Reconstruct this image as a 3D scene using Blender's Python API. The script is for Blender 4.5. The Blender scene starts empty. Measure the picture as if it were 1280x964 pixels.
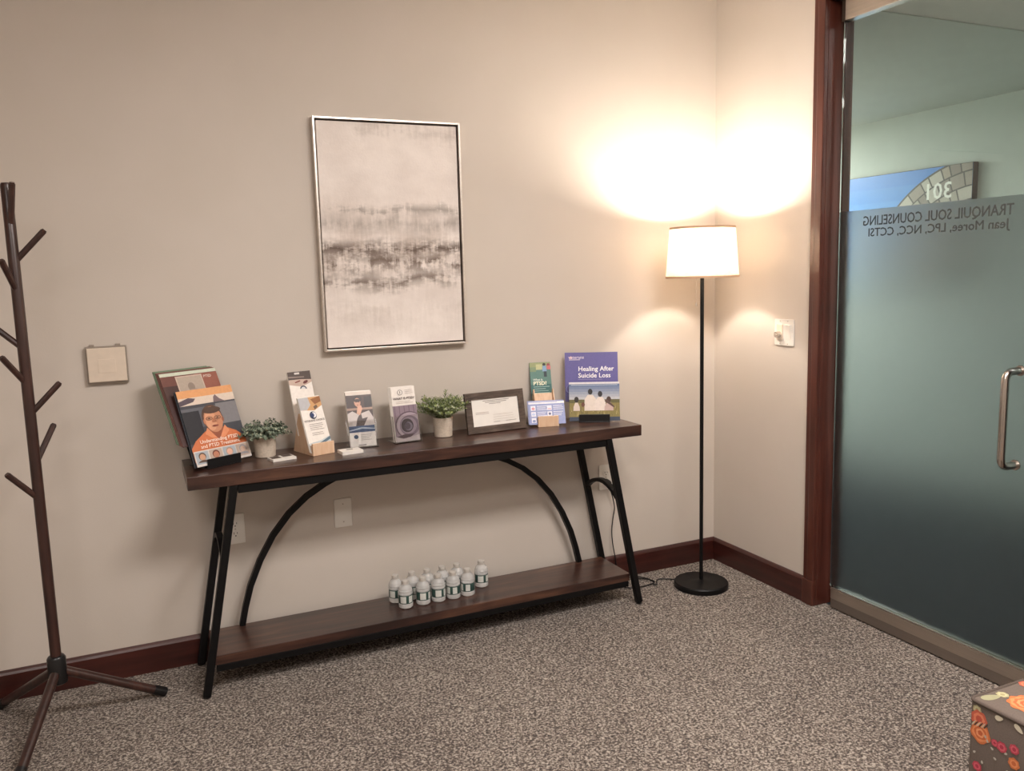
import bpy, bmesh, math, random
from mathutils import Vector, Matrix

random.seed(7)
S = bpy.context.scene
COL = S.collection
PI = math.pi

# ------------------------------------------------------------------ camera
CAM_LOC = Vector((-2.5653, -3.2869, 1.4539))
YAW, PITCH, ROLL, FPX = 0.4223, -0.1349, -0.0273, 1042.03
_f = Vector((math.sin(YAW) * math.cos(PITCH), math.cos(YAW) * math.cos(PITCH), math.sin(PITCH)))
_r = Vector((math.cos(YAW), -math.sin(YAW), 0))
_u = _r.cross(_f)
_r2 = _r * math.cos(ROLL) + _u * math.sin(ROLL)
_u2 = _u * math.cos(ROLL) - _r * math.sin(ROLL)
cam_d = bpy.data.cameras.new('camera')
cam_d.sensor_width = 36.0
cam_d.lens = FPX / 1280 * 36.0
cam_d.clip_start = 0.02
cam = bpy.data.objects.new('camera', cam_d)
COL.objects.link(cam)
cam.matrix_world = Matrix(((_r2.x, _u2.x, -_f.x, CAM_LOC.x), (_r2.y, _u2.y, -_f.y, CAM_LOC.y),
                           (_r2.z, _u2.z, -_f.z, CAM_LOC.z), (0, 0, 0, 1)))
S.camera = cam

# ------------------------------------------------------------------ world, exposure, large lights
wd = bpy.data.worlds.new('world')
S.world = wd
wd.use_nodes = True
wd.node_tree.nodes['Background'].inputs[0].default_value = (0.5, 0.5, 0.5, 1)
wd.node_tree.nodes['Background'].inputs[1].default_value = 0.02
S.view_settings.view_transform = 'Standard'
S.view_settings.look = 'None'
S.view_settings.gamma = 1.0
S.view_settings.use_curve_mapping = False
S.view_settings.exposure = 0.45
ROOM_PANELS = [(-1.2, -2.3, 58.0), (-3.2, -3.4, 28.0)]      # ceiling troffers out of view: x, y, power
HALL_PANEL_POWER = 95.0      # ceiling troffer of the corridor
LAMP_GLOW = 460.0            # radiance of the floor lamp's bulb


def area(name, loc, size, power, color, rot=(0, 0, 0)):
    l = bpy.data.lights.new(name, 'AREA')
    l.shape = 'RECTANGLE'
    l.size, l.size_y = size
    l.energy = power
    l.color = color
    o = bpy.data.objects.new(name, l)
    o.location = loc
    o.rotation_euler = rot
    COL.objects.link(o)
    return o


CEIL = 2.80
for _x, _y, _p in ROOM_PANELS:
    area('troffer_light', (_x, _y, CEIL - 0.03), (1.1, 0.55), _p, (1.0, 0.94, 0.90))
area('unseen_corridor_light', (1.15, 2.4, 2.38), (1.1, 0.55), HALL_PANEL_POWER, (0.97, 1.0, 0.96))
area('unseen_corridor_light', (1.15, -2.9, 2.39), (1.1, 0.55), HALL_PANEL_POWER * 0.2, (0.97, 1.0, 0.96))  # unseen fill panel, added to brighten the near corridor ceiling


# ------------------------------------------------------------------ helpers
def lin(c):
    return c / 12.92 if c <= 0.04045 else ((c + 0.055) / 1.055) ** 2.4


def rgb(r, g, b):
    return (lin(r / 255), lin(g / 255), lin(b / 255), 1)


class NT:
    def __init__(s, name):
        s.m = bpy.data.materials.new(name)
        s.m.use_nodes = True
        s.t = s.m.node_tree
        s.b = s.t.nodes['Principled BSDF']
        s.out = s.t.nodes['Material Output']

    def n(s, typ, **kw):
        x = s.t.nodes.new(typ)
        for k, v in kw.items():
            if k in x.inputs:
                x.inputs[k].default_value = v
            else:
                setattr(x, k, v)
        return x

    def l(s, a, b):
        s.t.links.new(a, b)

    def ramp(s, fac, stops):
        r = s.n('ShaderNodeValToRGB')
        e = r.color_ramp.elements
        while len(e) < len(stops):
            e.new(0.5)
        for el, (p, c) in zip(e, stops):
            el.position = p
            el.color = c
        s.l(fac, r.inputs['Fac'])
        return r.outputs['Color']

    def coord(s, scale=(1, 1, 1), kind='Object', loc=(0, 0, 0)):
        tc = s.n('ShaderNodeTexCoord')
        mp = s.n('ShaderNodeMapping')
        mp.inputs['Scale'].default_value = scale
        mp.inputs['Location'].default_value = loc
        s.l(tc.outputs[kind], mp.inputs['Vector'])
        return mp.outputs['Vector']

    def noise(s, vec, scale, detail=3, rough=0.5, out='Fac', dist=0.0):
        x = s.n('ShaderNodeTexNoise')
        x.inputs['Scale'].default_value = scale
        x.inputs['Detail'].default_value = detail
        x.inputs['Roughness'].default_value = rough
        x.inputs['Distortion'].default_value = dist
        s.l(vec, x.inputs['Vector'])
        return x.outputs[out]

    def bump(s, h, strength=0.2, dist=0.01):
        b = s.n('ShaderNodeBump')
        b.inputs['Strength'].default_value = strength
        b.inputs['Distance'].default_value = dist
        s.l(h, b.inputs['Height'])
        s.l(b.outputs['Normal'], s.b.inputs['Normal'])

    def set(s, **kw):
        for k, v in kw.items():
            s.b.inputs[k].default_value = v
        return s


def plain(name, col, rough=0.5, metal=0.0, var=0.06, scale=40, bump=0.0, **kw):
    """procedural: colour broken up by a little noise"""
    t = NT(name)
    v = t.coord()
    n = t.noise(v, scale, 3)
    lo = tuple(max(0, c * (1 - var)) for c in col[:3]) + (1,)
    hi = tuple(min(1, c * (1 + var)) for c in col[:3]) + (1,)
    t.l(t.ramp(n, [(0.3, lo), (0.7, hi)]), t.b.inputs['Base Color'])
    t.set(Roughness=rough, Metallic=metal)
    if bump:
        t.bump(n, bump, 0.004)
    for k, x in kw.items():
        t.b.inputs[k.replace('_', ' ')].default_value = x
    return t.m


_print = {}


def ink(r, g, b):
    k = (r, g, b)
    if k not in _print:
        _print[k] = plain('printed_ink_%02x%02x%02x' % k, rgb(r, g, b), 0.38, var=0.05, scale=90)
    return _print[k]


class MB:
    """collects geometry for ONE mesh object"""

    def __init__(s):
        s.v, s.f, s.mi = [], [], []

    def add(s, vs, fs, mi=0):
        o = len(s.v)
        s.v += [tuple(x) for x in vs]
        s.f += [tuple(o + i for i in f) for f in fs]
        s.mi += [mi] * len(fs)
        return s

    def box(s, a, b, mi=0):
        x0, y0, z0 = a
        x1, y1, z1 = b
        vs = [(x0, y0, z0), (x1, y0, z0), (x1, y1, z0), (x0, y1, z0), (x0, y0, z1), (x1, y0, z1), (x1, y1, z1), (x0, y1, z1)]
        return s.add(vs, [(0, 3, 2, 1), (4, 5, 6, 7), (0, 1, 5, 4), (1, 2, 6, 5), (2, 3, 7, 6), (3, 0, 4, 7)], mi)

    def lathe(s, prof, seg=32, c=(0, 0, 0), mi=0, caps=True):
        vs, fs = [], []
        for r, z in prof:
            for k in range(seg):
                a = 2 * PI * k / seg
                vs.append((c[0] + r * math.cos(a), c[1] + r * math.sin(a), c[2] + z))
        for i in range(len(prof) - 1):
            for k in range(seg):
                k2 = (k + 1) % seg
                fs.append((i * seg + k, i * seg + k2, (i + 1) * seg + k2, (i + 1) * seg + k))
        if caps:
            fs.append(tuple(range(seg - 1, -1, -1)))
            fs.append(tuple((len(prof) - 1) * seg + k for k in range(seg)))
        return s.add(vs, fs, mi)

    def sweep(s, path, prof, mi=0, side=None, closed=False):
        """prof: list of (a,b) offsets, or radius for a round tube"""
        if isinstance(prof, (int, float)):
            prof = [(prof * math.cos(2 * PI * k / 10), prof * math.sin(2 * PI * k / 10)) for k in range(10)]
        P = [Vector(p) for p in path]
        n = len(P)
        m = len(prof)
        vs, fs = [], []
        for i, p in enumerate(P):
            if closed:
                t = P[(i + 1) % n] - P[i - 1]
            else:
                t = (P[min(i + 1, n - 1)] - P[max(i - 1, 0)])
            t.normalize()
            if side is not None:
                a = Vector(side)
                a = (a - t * a.dot(t)).normalized()
            elif i == 0:
                ref = Vector((0, 0, 1)) if abs(t.z) < 0.9 else Vector((1, 0, 0))
                a = ref.cross(t).normalized()
            else:
                a = (last - t * last.dot(t)).normalized()
            last = a
            b = t.cross(a)
            for (x, y) in prof:
                vs.append(p + a * x + b * y)
        for i in range(n if closed else n - 1):
            j = (i + 1) % n
            for k in range(m):
                k2 = (k + 1) % m
                fs.append((i * m + k, i * m + k2, j * m + k2, j * m + k))
        if not closed:
            fs.append(tuple(range(m - 1, -1, -1)))
            fs.append(tuple((n - 1) * m + k for k in range(m)))
        return s.add(vs, fs, mi)

    def prism(s, poly, axis, lo, hi, mi=0):
        """poly in the two other axes (kept in x,y,z order)"""
        def mk(p, h):
            if axis == 'x':
                return (h, p[0], p[1])
            if axis == 'y':
                return (p[0], h, p[1])
            return (p[0], p[1], h)
        n = len(poly)
        vs = [mk(p, lo) for p in poly] + [mk(p, hi) for p in poly]
        fs = [tuple(range(n - 1, -1, -1)), tuple(range(n, 2 * n))]
        for k in range(n):
            k2 = (k + 1) % n
            fs.append((k, k2, n + k2, n + k))
        return s.add(vs, fs, mi)

    def build(s, name, mat, parent=None, bevel=0.0, smooth=None, seg=2, loc=None, rot=None):
        me = bpy.data.meshes.new(name)
        me.from_pydata(s.v, [], s.f)
        bm = bmesh.new()
        bm.from_mesh(me)
        bmesh.ops.recalc_face_normals(bm, faces=bm.faces)
        if bevel:
            es = [e for e in bm.edges if len(e.link_faces) == 2 and e.calc_face_angle(0) > 0.5]
            bmesh.ops.bevel(bm, geom=es, offset=bevel, segments=seg, affect='EDGES', profile=0.5)
        bm.to_mesh(me)
        bm.free()
        mats = mat if isinstance(mat, (list, tuple)) else [mat]
        for m in mats:
            me.materials.append(m)
        if len(mats) > 1 and not bevel:
            for p, i in zip(me.polygons, s.mi):
                p.material_index = i
        if smooth is not None:
            me.polygons.foreach_set('use_smooth', [True] * len(me.polygons))
            me.set_sharp_from_angle(angle=smooth)
        o = bpy.data.objects.new(name, me)
        COL.objects.link(o)
        if parent:
            o.parent = parent
        if loc:
            o.location = loc
        if rot:
            o.rotation_euler = rot
        return o


def tag(o, label=None, cat=None, group=None, kind=None):
    if label:
        o['label'] = label
    if cat:
        o['category'] = cat
    if group:
        o['group'] = group
    if kind:
        o['kind'] = kind
    return o


def empty(name, loc=(0, 0, 0), rot=(0, 0, 0), parent=None):
    o = bpy.data.objects.new(name, None)
    o.empty_display_size = 0.05
    o.location = loc
    o.rotation_euler = rot
    COL.objects.link(o)
    if parent:
        o.parent = parent
    return o


def text_geo(body, size, bold=0.0, align='LEFT', spacing=1.0):
    cu = bpy.data.curves.new('lettering', 'FONT')
    cu.body = body
    cu.size = size
    cu.align_x = align
    cu.offset = bold * size
    cu.resolution_u = 2
    cu.space_character = spacing
    ob = bpy.data.objects.new('lettering_source', cu)
    COL.objects.link(ob)
    dg = bpy.context.evaluated_depsgraph_get()
    dg.update()
    me = bpy.data.meshes.new_from_object(ob.evaluated_get(dg))
    vs = [(v.co.x, v.co.y) for v in me.vertices]
    fs = [tuple(p.vertices) for p in me.polygons]
    bpy.data.objects.remove(ob)
    bpy.data.curves.remove(cu)
    bpy.data.meshes.remove(me)
    return vs, fs


class Sheet:
    """flat print on a panel: local x = along width, z = up, faces -y; one mesh with ink materials"""

    def __init__(s, step=0.00016):
        s.mb, s.mats, s.y, s.step, s.clip = MB(), [], 0.0, step, None

    def _mi(s, c):
        m = c if not isinstance(c, tuple) else ink(*c)
        if m not in s.mats:
            s.mats.append(m)
        return s.mats.index(m)

    def poly(s, pts, c):
        s.y -= s.step
        if s.clip:
            pts = clip_poly(pts, 0, s.clip[0], 0, s.clip[1])
            if len(pts) < 3:
                return s
        s.mb.add([(p[0], s.y, p[1]) for p in pts], [tuple(range(len(pts)))], s._mi(c))
        return s

    def rect(s, u0, v0, u1, v1, c):
        return s.poly([(u0, v0), (u1, v0), (u1, v1), (u0, v1)], c)

    def ell(s, cu, cv, ru, rv, c, n=18, rot=0.0, a0=0, a1=2 * PI):
        pts = []
        for k in range(n):
            a = a0 + (a1 - a0) * k / n
            x, y = ru * math.cos(a), rv * math.sin(a)
            pts.append((cu + x * math.cos(rot) - y * math.sin(rot), cv + x * math.sin(rot) + y * math.cos(rot)))
        return s.poly(pts, c)

    def text(s, body, u, v, size, c, bold=0.0, align='LEFT', spacing=1.0, mirror=False):
        vs, fs = text_geo(body, size, bold, align, spacing)
        s.y -= s.step
        k = -1 if mirror else 1
        s.mb.add([(u + k * x, s.y, v + y) for x, y in vs], fs, s._mi(c))
        return s

    def lines(s, u0, u1, v, n, gap, h, c, jag=0.15):
        s.y -= s.step
        for k in range(n):
            e = u1 - random.random() * jag * (u1 - u0)
            vv = v - k * gap
            s.mb.add([(u0, s.y, vv), (e, s.y, vv), (e, s.y, vv + h), (u0, s.y, vv + h)], [(0, 1, 2, 3)], s._mi(c))
        return s

    def build(s, name, parent, y0=0.0):
        for i, v in enumerate(s.mb.v):
            s.mb.v[i] = (v[0], v[1] + y0, v[2])
        me = bpy.data.meshes.new(name)
        me.from_pydata(s.mb.v, [], s.mb.f)
        for m in s.mats:
            me.materials.append(m)
        for p, i in zip(me.polygons, s.mb.mi):
            p.material_index = i
        o = bpy.data.objects.new(name, me)
        COL.objects.link(o)
        o.parent = parent
        return o


# ------------------------------------------------------------------ materials
def mat_wall():
    t = NT('painted_plaster')
    v = t.coord()
    n = t.noise(v, 3, 3)
    t.l(t.ramp(n, [(0.3, rgb(204, 194, 183)), (0.7, rgb(208, 198, 188))]), t.b.inputs['Base Color'])
    t.set(Roughness=0.62)
    t.b.inputs['Specular IOR Level'].default_value = 0.35
    t.bump(t.noise(v, 160, 2), 0.10, 0.002)
    return t.m


def mat_carpet():
    t = NT('loop_pile_carpet')
    v = t.coord()
    warp = t.noise(v, 55, 2, out='Color')
    mx = t.n('ShaderNodeMix', data_type='VECTOR')
    mx.inputs['Factor'].default_value = 0.012
    t.l(v, mx.inputs['A'])
    t.l(warp, mx.inputs['B'])
    vv = mx.outputs['Result']
    n1 = t.noise(vv, 130, 3, 0.65)
    n2 = t.noise(v, 420, 2, 0.6)
    n3 = t.noise(v, 1.3, 2)
    m = t.n('ShaderNodeMath', operation='MULTIPLY_ADD')
    t.l(n2, m.inputs[0])
    m.inputs[1].default_value = 0.45
    t.l(n1, m.inputs[2])
    m2 = t.n('ShaderNodeMath', operation='MULTIPLY_ADD')
    t.l(n3, m2.inputs[0])
    m2.inputs[1].default_value = 0.10
    t.l(m.outputs[0], m2.inputs[2])
    c = t.ramp(m2.outputs[0], [(0.62, rgb(38, 29, 25)), (0.72, rgb(88, 74, 65)), (0.79, rgb(132, 118, 107)), (0.90, rgb(206, 195, 182))])
    t.l(c, t.b.inputs['Base Color'])
    t.set(Roughness=0.95)
    t.b.inputs['Specular IOR Level'].default_value = 0.1
    t.b.inputs['Sheen Weight'].default_value = 0.15
    t.bump(m.outputs[0], 0.9, 0.012)
    return t.m


def mat_wood(name, stops, axis='x', scale=6, rough=0.4, stretch=0.06, bump=0.12, coat=0.0):
    t = NT(name)
    sc = {'x': (stretch, 1, 1), 'y': (1, stretch, 1), 'z': (1, 1, stretch)}[axis]
    v = t.coord(sc)
    n = t.noise(v, scale * 5, 5, 0.62, dist=0.6)
    n2 = t.noise(t.coord(), scale * 0.6, 3)
    m = t.n('ShaderNodeMath', operation='MULTIPLY_ADD')
    t.l(n2, m.inputs[0])
    m.inputs[1].default_value = 0.55
    t.l(n, m.inputs[2])
    mm = t.n('ShaderNodeMath', operation='MULTIPLY')
    mm.inputs[1].default_value = 0.645
    t.l(m.outputs[0], mm.inputs[0])
    t.l(t.ramp(mm.outputs[0], stops), t.b.inputs['Base Color'])
    t.set(Roughness=rough)
    t.b.inputs['Coat Weight'].default_value = coat
    t.b.inputs['Coat Roughness'].default_value = 0.25
    t.bump(n, bump, 0.003)
    return t.m


def mat_canvas():
    """abstract washed landscape: pale field, smoky bands across the middle (object space: x width, z height)"""
    t = NT('abstract_canvas')
    v = t.coord()
    sep = t.n('ShaderNodeSeparateXYZ')
    t.l(v, sep.inputs[0])
    z = sep.outputs['Z']

    def band(z0, w, amp_scale, seed, lo=0.45, hi=0.62, stretch=(5, 1, 16)):
        vv = t.coord(stretch, loc=(seed, 0, seed * 1.7))
        n0 = t.noise(vv, amp_scale, 6, 0.66)
        ns = t.noise(t.coord((70, 1, 6), loc=(seed, 0, seed)), 1.0, 3, 0.6)
        nm = t.n('ShaderNodeMath', operation='MULTIPLY_ADD')
        t.l(ns, nm.inputs[0])
        nm.inputs[1].default_value = 0.38
        nk = t.n('ShaderNodeMath', operation='MULTIPLY_ADD')
        t.l(n0, nk.inputs[0])
        nk.inputs[1].default_value = 1.0
        nk.inputs[2].default_value = -0.19
        t.l(nk.outputs[0], nm.inputs[2])
        n = nm.outputs[0]
        d = t.n('ShaderNodeMath', operation='SUBTRACT')
        t.l(z, d.inputs[0])
        d.inputs[1].default_value = z0
        # wobble the band's height
        wv = t.noise(t.coord((1, 1, 1), loc=(seed, 3, 0)), 6, 4)
        w1 = t.n('ShaderNodeMath', operation='MULTIPLY_ADD')
        t.l(wv, w1.inputs[0])
        w1.inputs[1].default_value = 0.10
        w1.inputs[2].default_value = -0.05
        d2 = t.n('ShaderNodeMath', operation='ADD')
        t.l(d.outputs[0], d2.inputs[0])
        t.l(w1.outputs[0], d2.inputs[1])
        a = t.n('ShaderNodeMath', operation='ABSOLUTE')
        t.l(d2.outputs[0], a.inputs[0])
        mr = t.n('ShaderNodeMapRange')
        mr.inputs['From Min'].default_value = 0.0
        mr.inputs['From Max'].default_value = w
        mr.inputs['To Min'].default_value = 1
        mr.inputs['To Max'].default_value = 0
        t.l(a.outputs[0], mr.inputs['Value'])
        mr2 = t.n('ShaderNodeMapRange')
        mr2.inputs['From Min'].default_value = lo
        mr2.inputs['From Max'].default_value = hi
        t.l(n, mr2.inputs['Value'])
        mu = t.n('ShaderNodeMath', operation='MULTIPLY')
        t.l(mr.outputs[0], mu.inputs[0])
        t.l(mr2.outputs[0], mu.inputs[1])
        return mu.outputs[0]

    base = t.ramp(t.noise(t.coord((1, 1, 1.4)), 5, 5, 0.6), [(0.3, rgb(222, 211, 204)), (0.7, rgb(242, 233, 226))])
    cur = base
    for (z0, w, sc, sd, lo, hi, st, col, op) in [
        (0.40, 0.24, 1.0, 2.2, 0.36, 0.62, (4, 1, 9), rgb(190, 176, 166), 0.9),
        (0.490, 0.055, 1.0, 3.3, 0.36, 0.58, (9, 1, 7), rgb(168, 158, 151), 0.9),
        (0.395, 0.055, 1.3, 5.1, 0.42, 0.55, (7, 1, 16), rgb(98, 82, 72), 1.0),
        (0.340, 0.06, 1.4, 8.3, 0.44, 0.58, (9, 1, 12), rgb(116, 100, 90), 1.0),
        (0.265, 0.05, 1.2, 11.7, 0.43, 0.58, (6, 1, 14), rgb(126, 112, 103), 1.0),
        (0.545, 0.030, 1.0, 14.2, 0.44, 0.56, (5, 1, 14), rgb(160, 150, 143), 0.9),
        (0.16, 0.12, 1.0, 17.9, 0.42, 0.70, (3, 1, 6), rgb(194, 182, 172), 0.8),
        (0.86, 0.06, 1.0, 19.9, 0.46, 0.66, (4, 1, 9), rgb(176, 164, 156), 0.7),
    ]:
        f = band(z0, w, sc, sd, lo, hi, st)
        k = t.n('ShaderNodeMath', operation='MULTIPLY')
        t.l(f, k.inputs[0])
        k.inputs[1].default_value = op
        k.use_clamp = True
        mx = t.n('ShaderNodeMix', data_type='RGBA')
        t.l(k.outputs[0], mx.inputs['Factor'])
        t.l(cur, mx.inputs['A'])
        mx.inputs['B'].default_value = col
        cur = mx.outputs['Result']
    t.l(cur, t.b.inputs['Base Color'])
    t.set(Roughness=0.7)
    t.bump(t.noise(t.coord((1, 1, 1)), 120, 4), 0.25, 0.003)
    return t.m


def mat_clear(name, col=(1, 1, 1, 1), rough=0.02, ior=1.45):
    t = NT(name)
    v = t.coord()
    n = t.noise(v, 30, 2)
    t.l(t.ramp(n, [(0.3, tuple(c * 0.98 for c in col[:3]) + (1,)), (0.7, col)]), t.b.inputs['Base Color'])
    t.set(Roughness=rough, IOR=ior)
    t.b.inputs['Transmission Weight'].default_value = 1.0
    return t.m


def mat_shade():
    t = NT('linen_lamp_shade')
    v = t.coord((1, 1, 1))
    sep = t.n('ShaderNodeSeparateXYZ')
    t.l(v, sep.inputs[0])
    n = t.noise(t.coord((60, 60, 400)), 1, 2)
    col = t.ramp(n, [(0.3, rgb(228, 218, 204)), (0.7, rgb(248, 240, 228))])
    df = t.n('ShaderNodeBsdfDiffuse')
    tr = t.n('ShaderNodeBsdfTranslucent')
    mx = t.n('ShaderNodeMixShader')
    mx.inputs[0].default_value = 0.58
    t.l(col, df.inputs['Color'])
    t.l(col, tr.inputs['Color'])
    t.l(df.outputs[0], mx.inputs[1])
    t.l(tr.outputs[0], mx.inputs[2])
    t.l(mx.outputs[0], t.out.inputs['Surface'])
    return t.m


def mat_emit(name, col, strength):
    t = NT(name)
    v = t.coord()
    t.l(t.ramp(t.noise(v, 4, 1), [(0, col), (1, col)]), t.b.inputs['Emission Color'])
    t.b.inputs['Emission Strength'].default_value = strength
    t.b.inputs['Base Color'].default_value = col
    return t.m


def mat_brushed(name, col, rough=0.32, scale=(2, 2, 300)):
    t = NT(name)
    n = t.noise(t.coord(scale), 3, 2)
    lo = tuple(c * 0.88 for c in col[:3]) + (1,)
    t.l(t.ramp(n, [(0.3, lo), (0.7, col)]), t.b.inputs['Base Color'])
    t.set(Roughness=rough, Metallic=1.0)
    return t.m


M = {}
M['wall'] = mat_wall()
M['carpet'] = mat_carpet()
M['ceiling'] = plain('ceiling_paint', rgb(226, 220, 212), 0.9, var=0.02, scale=6, bump=0.05)
M['cherry'] = mat_wood('cherry_stained_trim', [(0.30, rgb(54, 25, 19)), (0.5, rgb(78, 38, 29)), (0.72, rgb(100, 54, 41))], 'z', 7, 0.32, 0.05, 0.05, 0.3)
M['cherry_h'] = mat_wood('cherry_stained_baseboard', [(0.30, rgb(42, 17, 15)), (0.5, rgb(60, 26, 22)), (0.72, rgb(80, 37, 30))], 'x', 7, 0.32, 0.05, 0.05, 0.3)
M['cherry_y'] = mat_wood('cherry_stained_baseboard_side', [(0.30, rgb(42, 17, 15)), (0.5, rgb(60, 26, 22)), (0.72, rgb(80, 37, 30))], 'y', 7, 0.32, 0.05, 0.05, 0.3)
M['rustic'] = mat_wood('rustic_brown_laminate', [(0.34, rgb(28, 15, 13)), (0.46, rgb(50, 28, 23)), (0.56, rgb(70, 43, 33)), (0.68, rgb(100, 68, 51))], 'x', 5, 0.34, 0.10, 0.06, 0.5)
M['black_metal'] = plain('black_powder_coat', rgb(13, 12, 13), 0.45, 0.0, var=0.15, scale=200, bump=0.03, Specular_IOR_Level=0.25)
M['black_plastic'] = plain('black_plastic', rgb(16, 16, 18), 0.3, var=0.1)
M['rack_wood'] = mat_wood('dark_walnut_rack', [(0.32, rgb(38, 22, 19)), (0.5, rgb(56, 33, 28)), (0.7, rgb(76, 46, 38))], 'z', 12, 0.36, 0.05, 0.05, 0.25)
M['pale_wood'] = mat_wood('pale_beech_wood', [(0.3, rgb(206, 166, 132)), (0.5, rgb(222, 186, 154)), (0.7, rgb(233, 204, 176))], 'z', 20, 0.5, 0.08, 0.04)
M['paper'] = plain('white_paper', rgb(236, 231, 224), 0.6, var=0.02)
M['page_edge'] = plain('page_edges', rgb(206, 208, 196), 0.8, var=0.12, scale=500)
M['white_plastic'] = plain('white_plastic', rgb(234, 229, 221), 0.35, var=0.015)
M['cream_plastic'] = plain('cream_plastic', rgb(222, 206, 188), 0.5, var=0.03)
M['grey_plastic'] = plain('grey_plastic', rgb(150, 138, 126), 0.5, var=0.03)
M['dark_slot'] = plain('dark_socket_slot', rgb(30, 26, 24), 0.6)
M['chrome'] = mat_brushed('brushed_steel', (0.62, 0.58, 0.54, 1), 0.22, (200, 200, 3))
M['rail_steel'] = mat_brushed('brushed_rail_steel', (0.66, 0.60, 0.54, 1), 0.34, (200, 2, 200))
M['rail_reflection_steel'] = mat_brushed('rail_steel_dark_reflection', (0.40, 0.36, 0.33, 1), 0.42, (200, 2, 200))  # rail steel darkened: the carpet's dark reflection put into the colour
M['silver'] = mat_brushed('champagne_silver_leaf', (0.78, 0.72, 0.66, 1), 0.35, (40, 40, 40))
M['frame_wood'] = mat_wood('weathered_grey_brown_frame', [(0.3, rgb(44, 34, 29)), (0.5, rgb(78, 64, 55)), (0.72, rgb(116, 100, 88))], 'x', 22, 0.55, 0.12, 0.2)
M['frame_dark'] = plain('frame_shadow_gap', rgb(62, 48, 38), 0.6)
M['canvas'] = mat_canvas()
M['shade'] = mat_shade()
M['shade_trim'] = plain('tan_shade_binding', rgb(205, 170, 140), 0.8, var=0.05)
M['bulb'] = mat_emit('glowing_bulb', (1.0, 0.89, 0.77, 1), LAMP_GLOW)
M['pot'] = plain('speckled_cement_pot', rgb(196, 182, 166), 0.8, var=0.12, scale=160, bump=0.1)
M['soil'] = plain('dark_soil', rgb(32, 26, 22), 0.95, var=0.3, scale=200, bump=0.4)
M['acrylic'] = mat_clear('clear_acrylic', (0.98, 0.98, 0.98, 1), 0.02, 1.35)
M['pet'] = mat_clear('clear_bottle_plastic', (0.93, 0.92, 0.90, 1), 0.12, 1.25)
M['pet'].node_tree.nodes['Principled BSDF'].inputs['Transmission Weight'].default_value = 0.55
M['cap'] = plain('translucent_bottle_cap', rgb(196, 190, 182), 0.3, var=0.05)
M['label_green'] = plain('dark_green_label', rgb(50, 76, 70), 0.4, var=0.2)
M['label_white'] = plain('white_label', rgb(210, 212, 206), 0.4, var=0.06)
M['glass'] = mat_clear('door_glass', (0.90, 0.97, 0.94, 1), 0.0, 1.45)
M['film'] = mat_clear('frosted_privacy_film', (0.55, 0.57, 0.59, 1), 0.34, 1.33)
M['film_letters'] = plain('grey_vinyl_lettering', rgb(66, 66, 65), 0.8)
M['hall_wall'] = plain('corridor_paint', rgb(198, 202, 195), 0.8, var=0.02, scale=5)
M['hall_soffit'] = plain('corridor_soffit_paint', rgb(205, 208, 200), 0.8, var=0.02, scale=5)
M['hall_floor'] = plain('corridor_dark_carpet', rgb(34, 42, 50), 0.95, var=0.3, scale=120)
M['fabric'] = plain('grey_brown_upholstery', rgb(104, 92, 84), 0.9, var=0.10, scale=300, bump=0.15)
M['piping'] = plain('upholstery_piping', rgb(86, 74, 66), 0.9, var=0.1, scale=300)
M['screw'] = plain('screw_head', rgb(190, 182, 172), 0.4, 0.6)


def leaf_mat(name, a, b):
    t = NT(name)
    n = t.noise(t.coord(), 90, 2)
    t.l(t.ramp(n, [(0.35, a), (0.65, b)]), t.b.inputs['Base Color'])
    t.set(Roughness=0.5)
    return t.m


M['leaf_grey'] = leaf_mat('grey_green_leaf', rgb(70, 88, 72), rgb(140, 152, 132))
M['leaf_green'] = leaf_mat('bright_green_leaf', rgb(78, 100, 54), rgb(158, 168, 108))
M['leaf_pale'] = leaf_mat('pale_leaf', rgb(150, 158, 134), rgb(196, 198, 176))

# ------------------------------------------------------------------ the setting
RX0, RY0 = -4.5, -5.4
DY0, DY1 = -0.695, -1.645       # clear door opening along the right wall
DZ = 2.475


def struct(name, mb, mat, label=None, cat=None, **kw):
    o = mb.build(name, mat, **kw)
    return tag(o, label, cat, kind='structure')


struct('floor', MB().box((RX0, RY0, -0.1), (0.06, 0.0, 0)), M['carpet'], 'speckled grey brown loop pile carpet floor', 'floor')
struct('ceiling', MB().box((RX0, RY0, CEIL), (0.12, 0.0, CEIL + 0.1)), M['ceiling'], 'plain off-white ceiling of the room', 'ceiling')
struct('wall_back', MB().box((RX0 - 0.1, 0, -0.1), (0.12, 0.12, CEIL + 0.1)), M['wall'], 'beige painted wall behind the console table', 'wall')
wr = MB()
wr.box((0, DY0 + 0.02, -0.1), (0.12, 0.0, CEIL + 0.1))
wr.box((0, DY1 - 0.02, DZ + 0.02), (0.12, DY0 + 0.02, CEIL + 0.1))
wr.box((0, RY0 - 0.1, -0.1), (0.12, DY1 - 0.02, CEIL + 0.1))
struct('wall_right', wr, M['wall'], 'beige painted wall that holds the glass door', 'wall')
struct('wall_left', MB().box((RX0 - 0.1, RY0, -0.1), (RX0, 0, CEIL + 0.1)), M['wall'], 'beige painted wall on the left outside the picture', 'wall')
struct('wall_front', MB().box((RX0 - 0.1, RY0 - 0.1, -0.1), (0, RY0, CEIL + 0.1)), M['wall'], 'beige painted wall behind the camera', 'wall')
BH, BT = 0.111, 0.015


def bb_prof(h=BH, t=BT):
    return [(0, 0), (-t, 0), (-t, h - 0.014), (-t + 0.004, h - 0.006), (-0.006, h), (0, h)]


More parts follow.
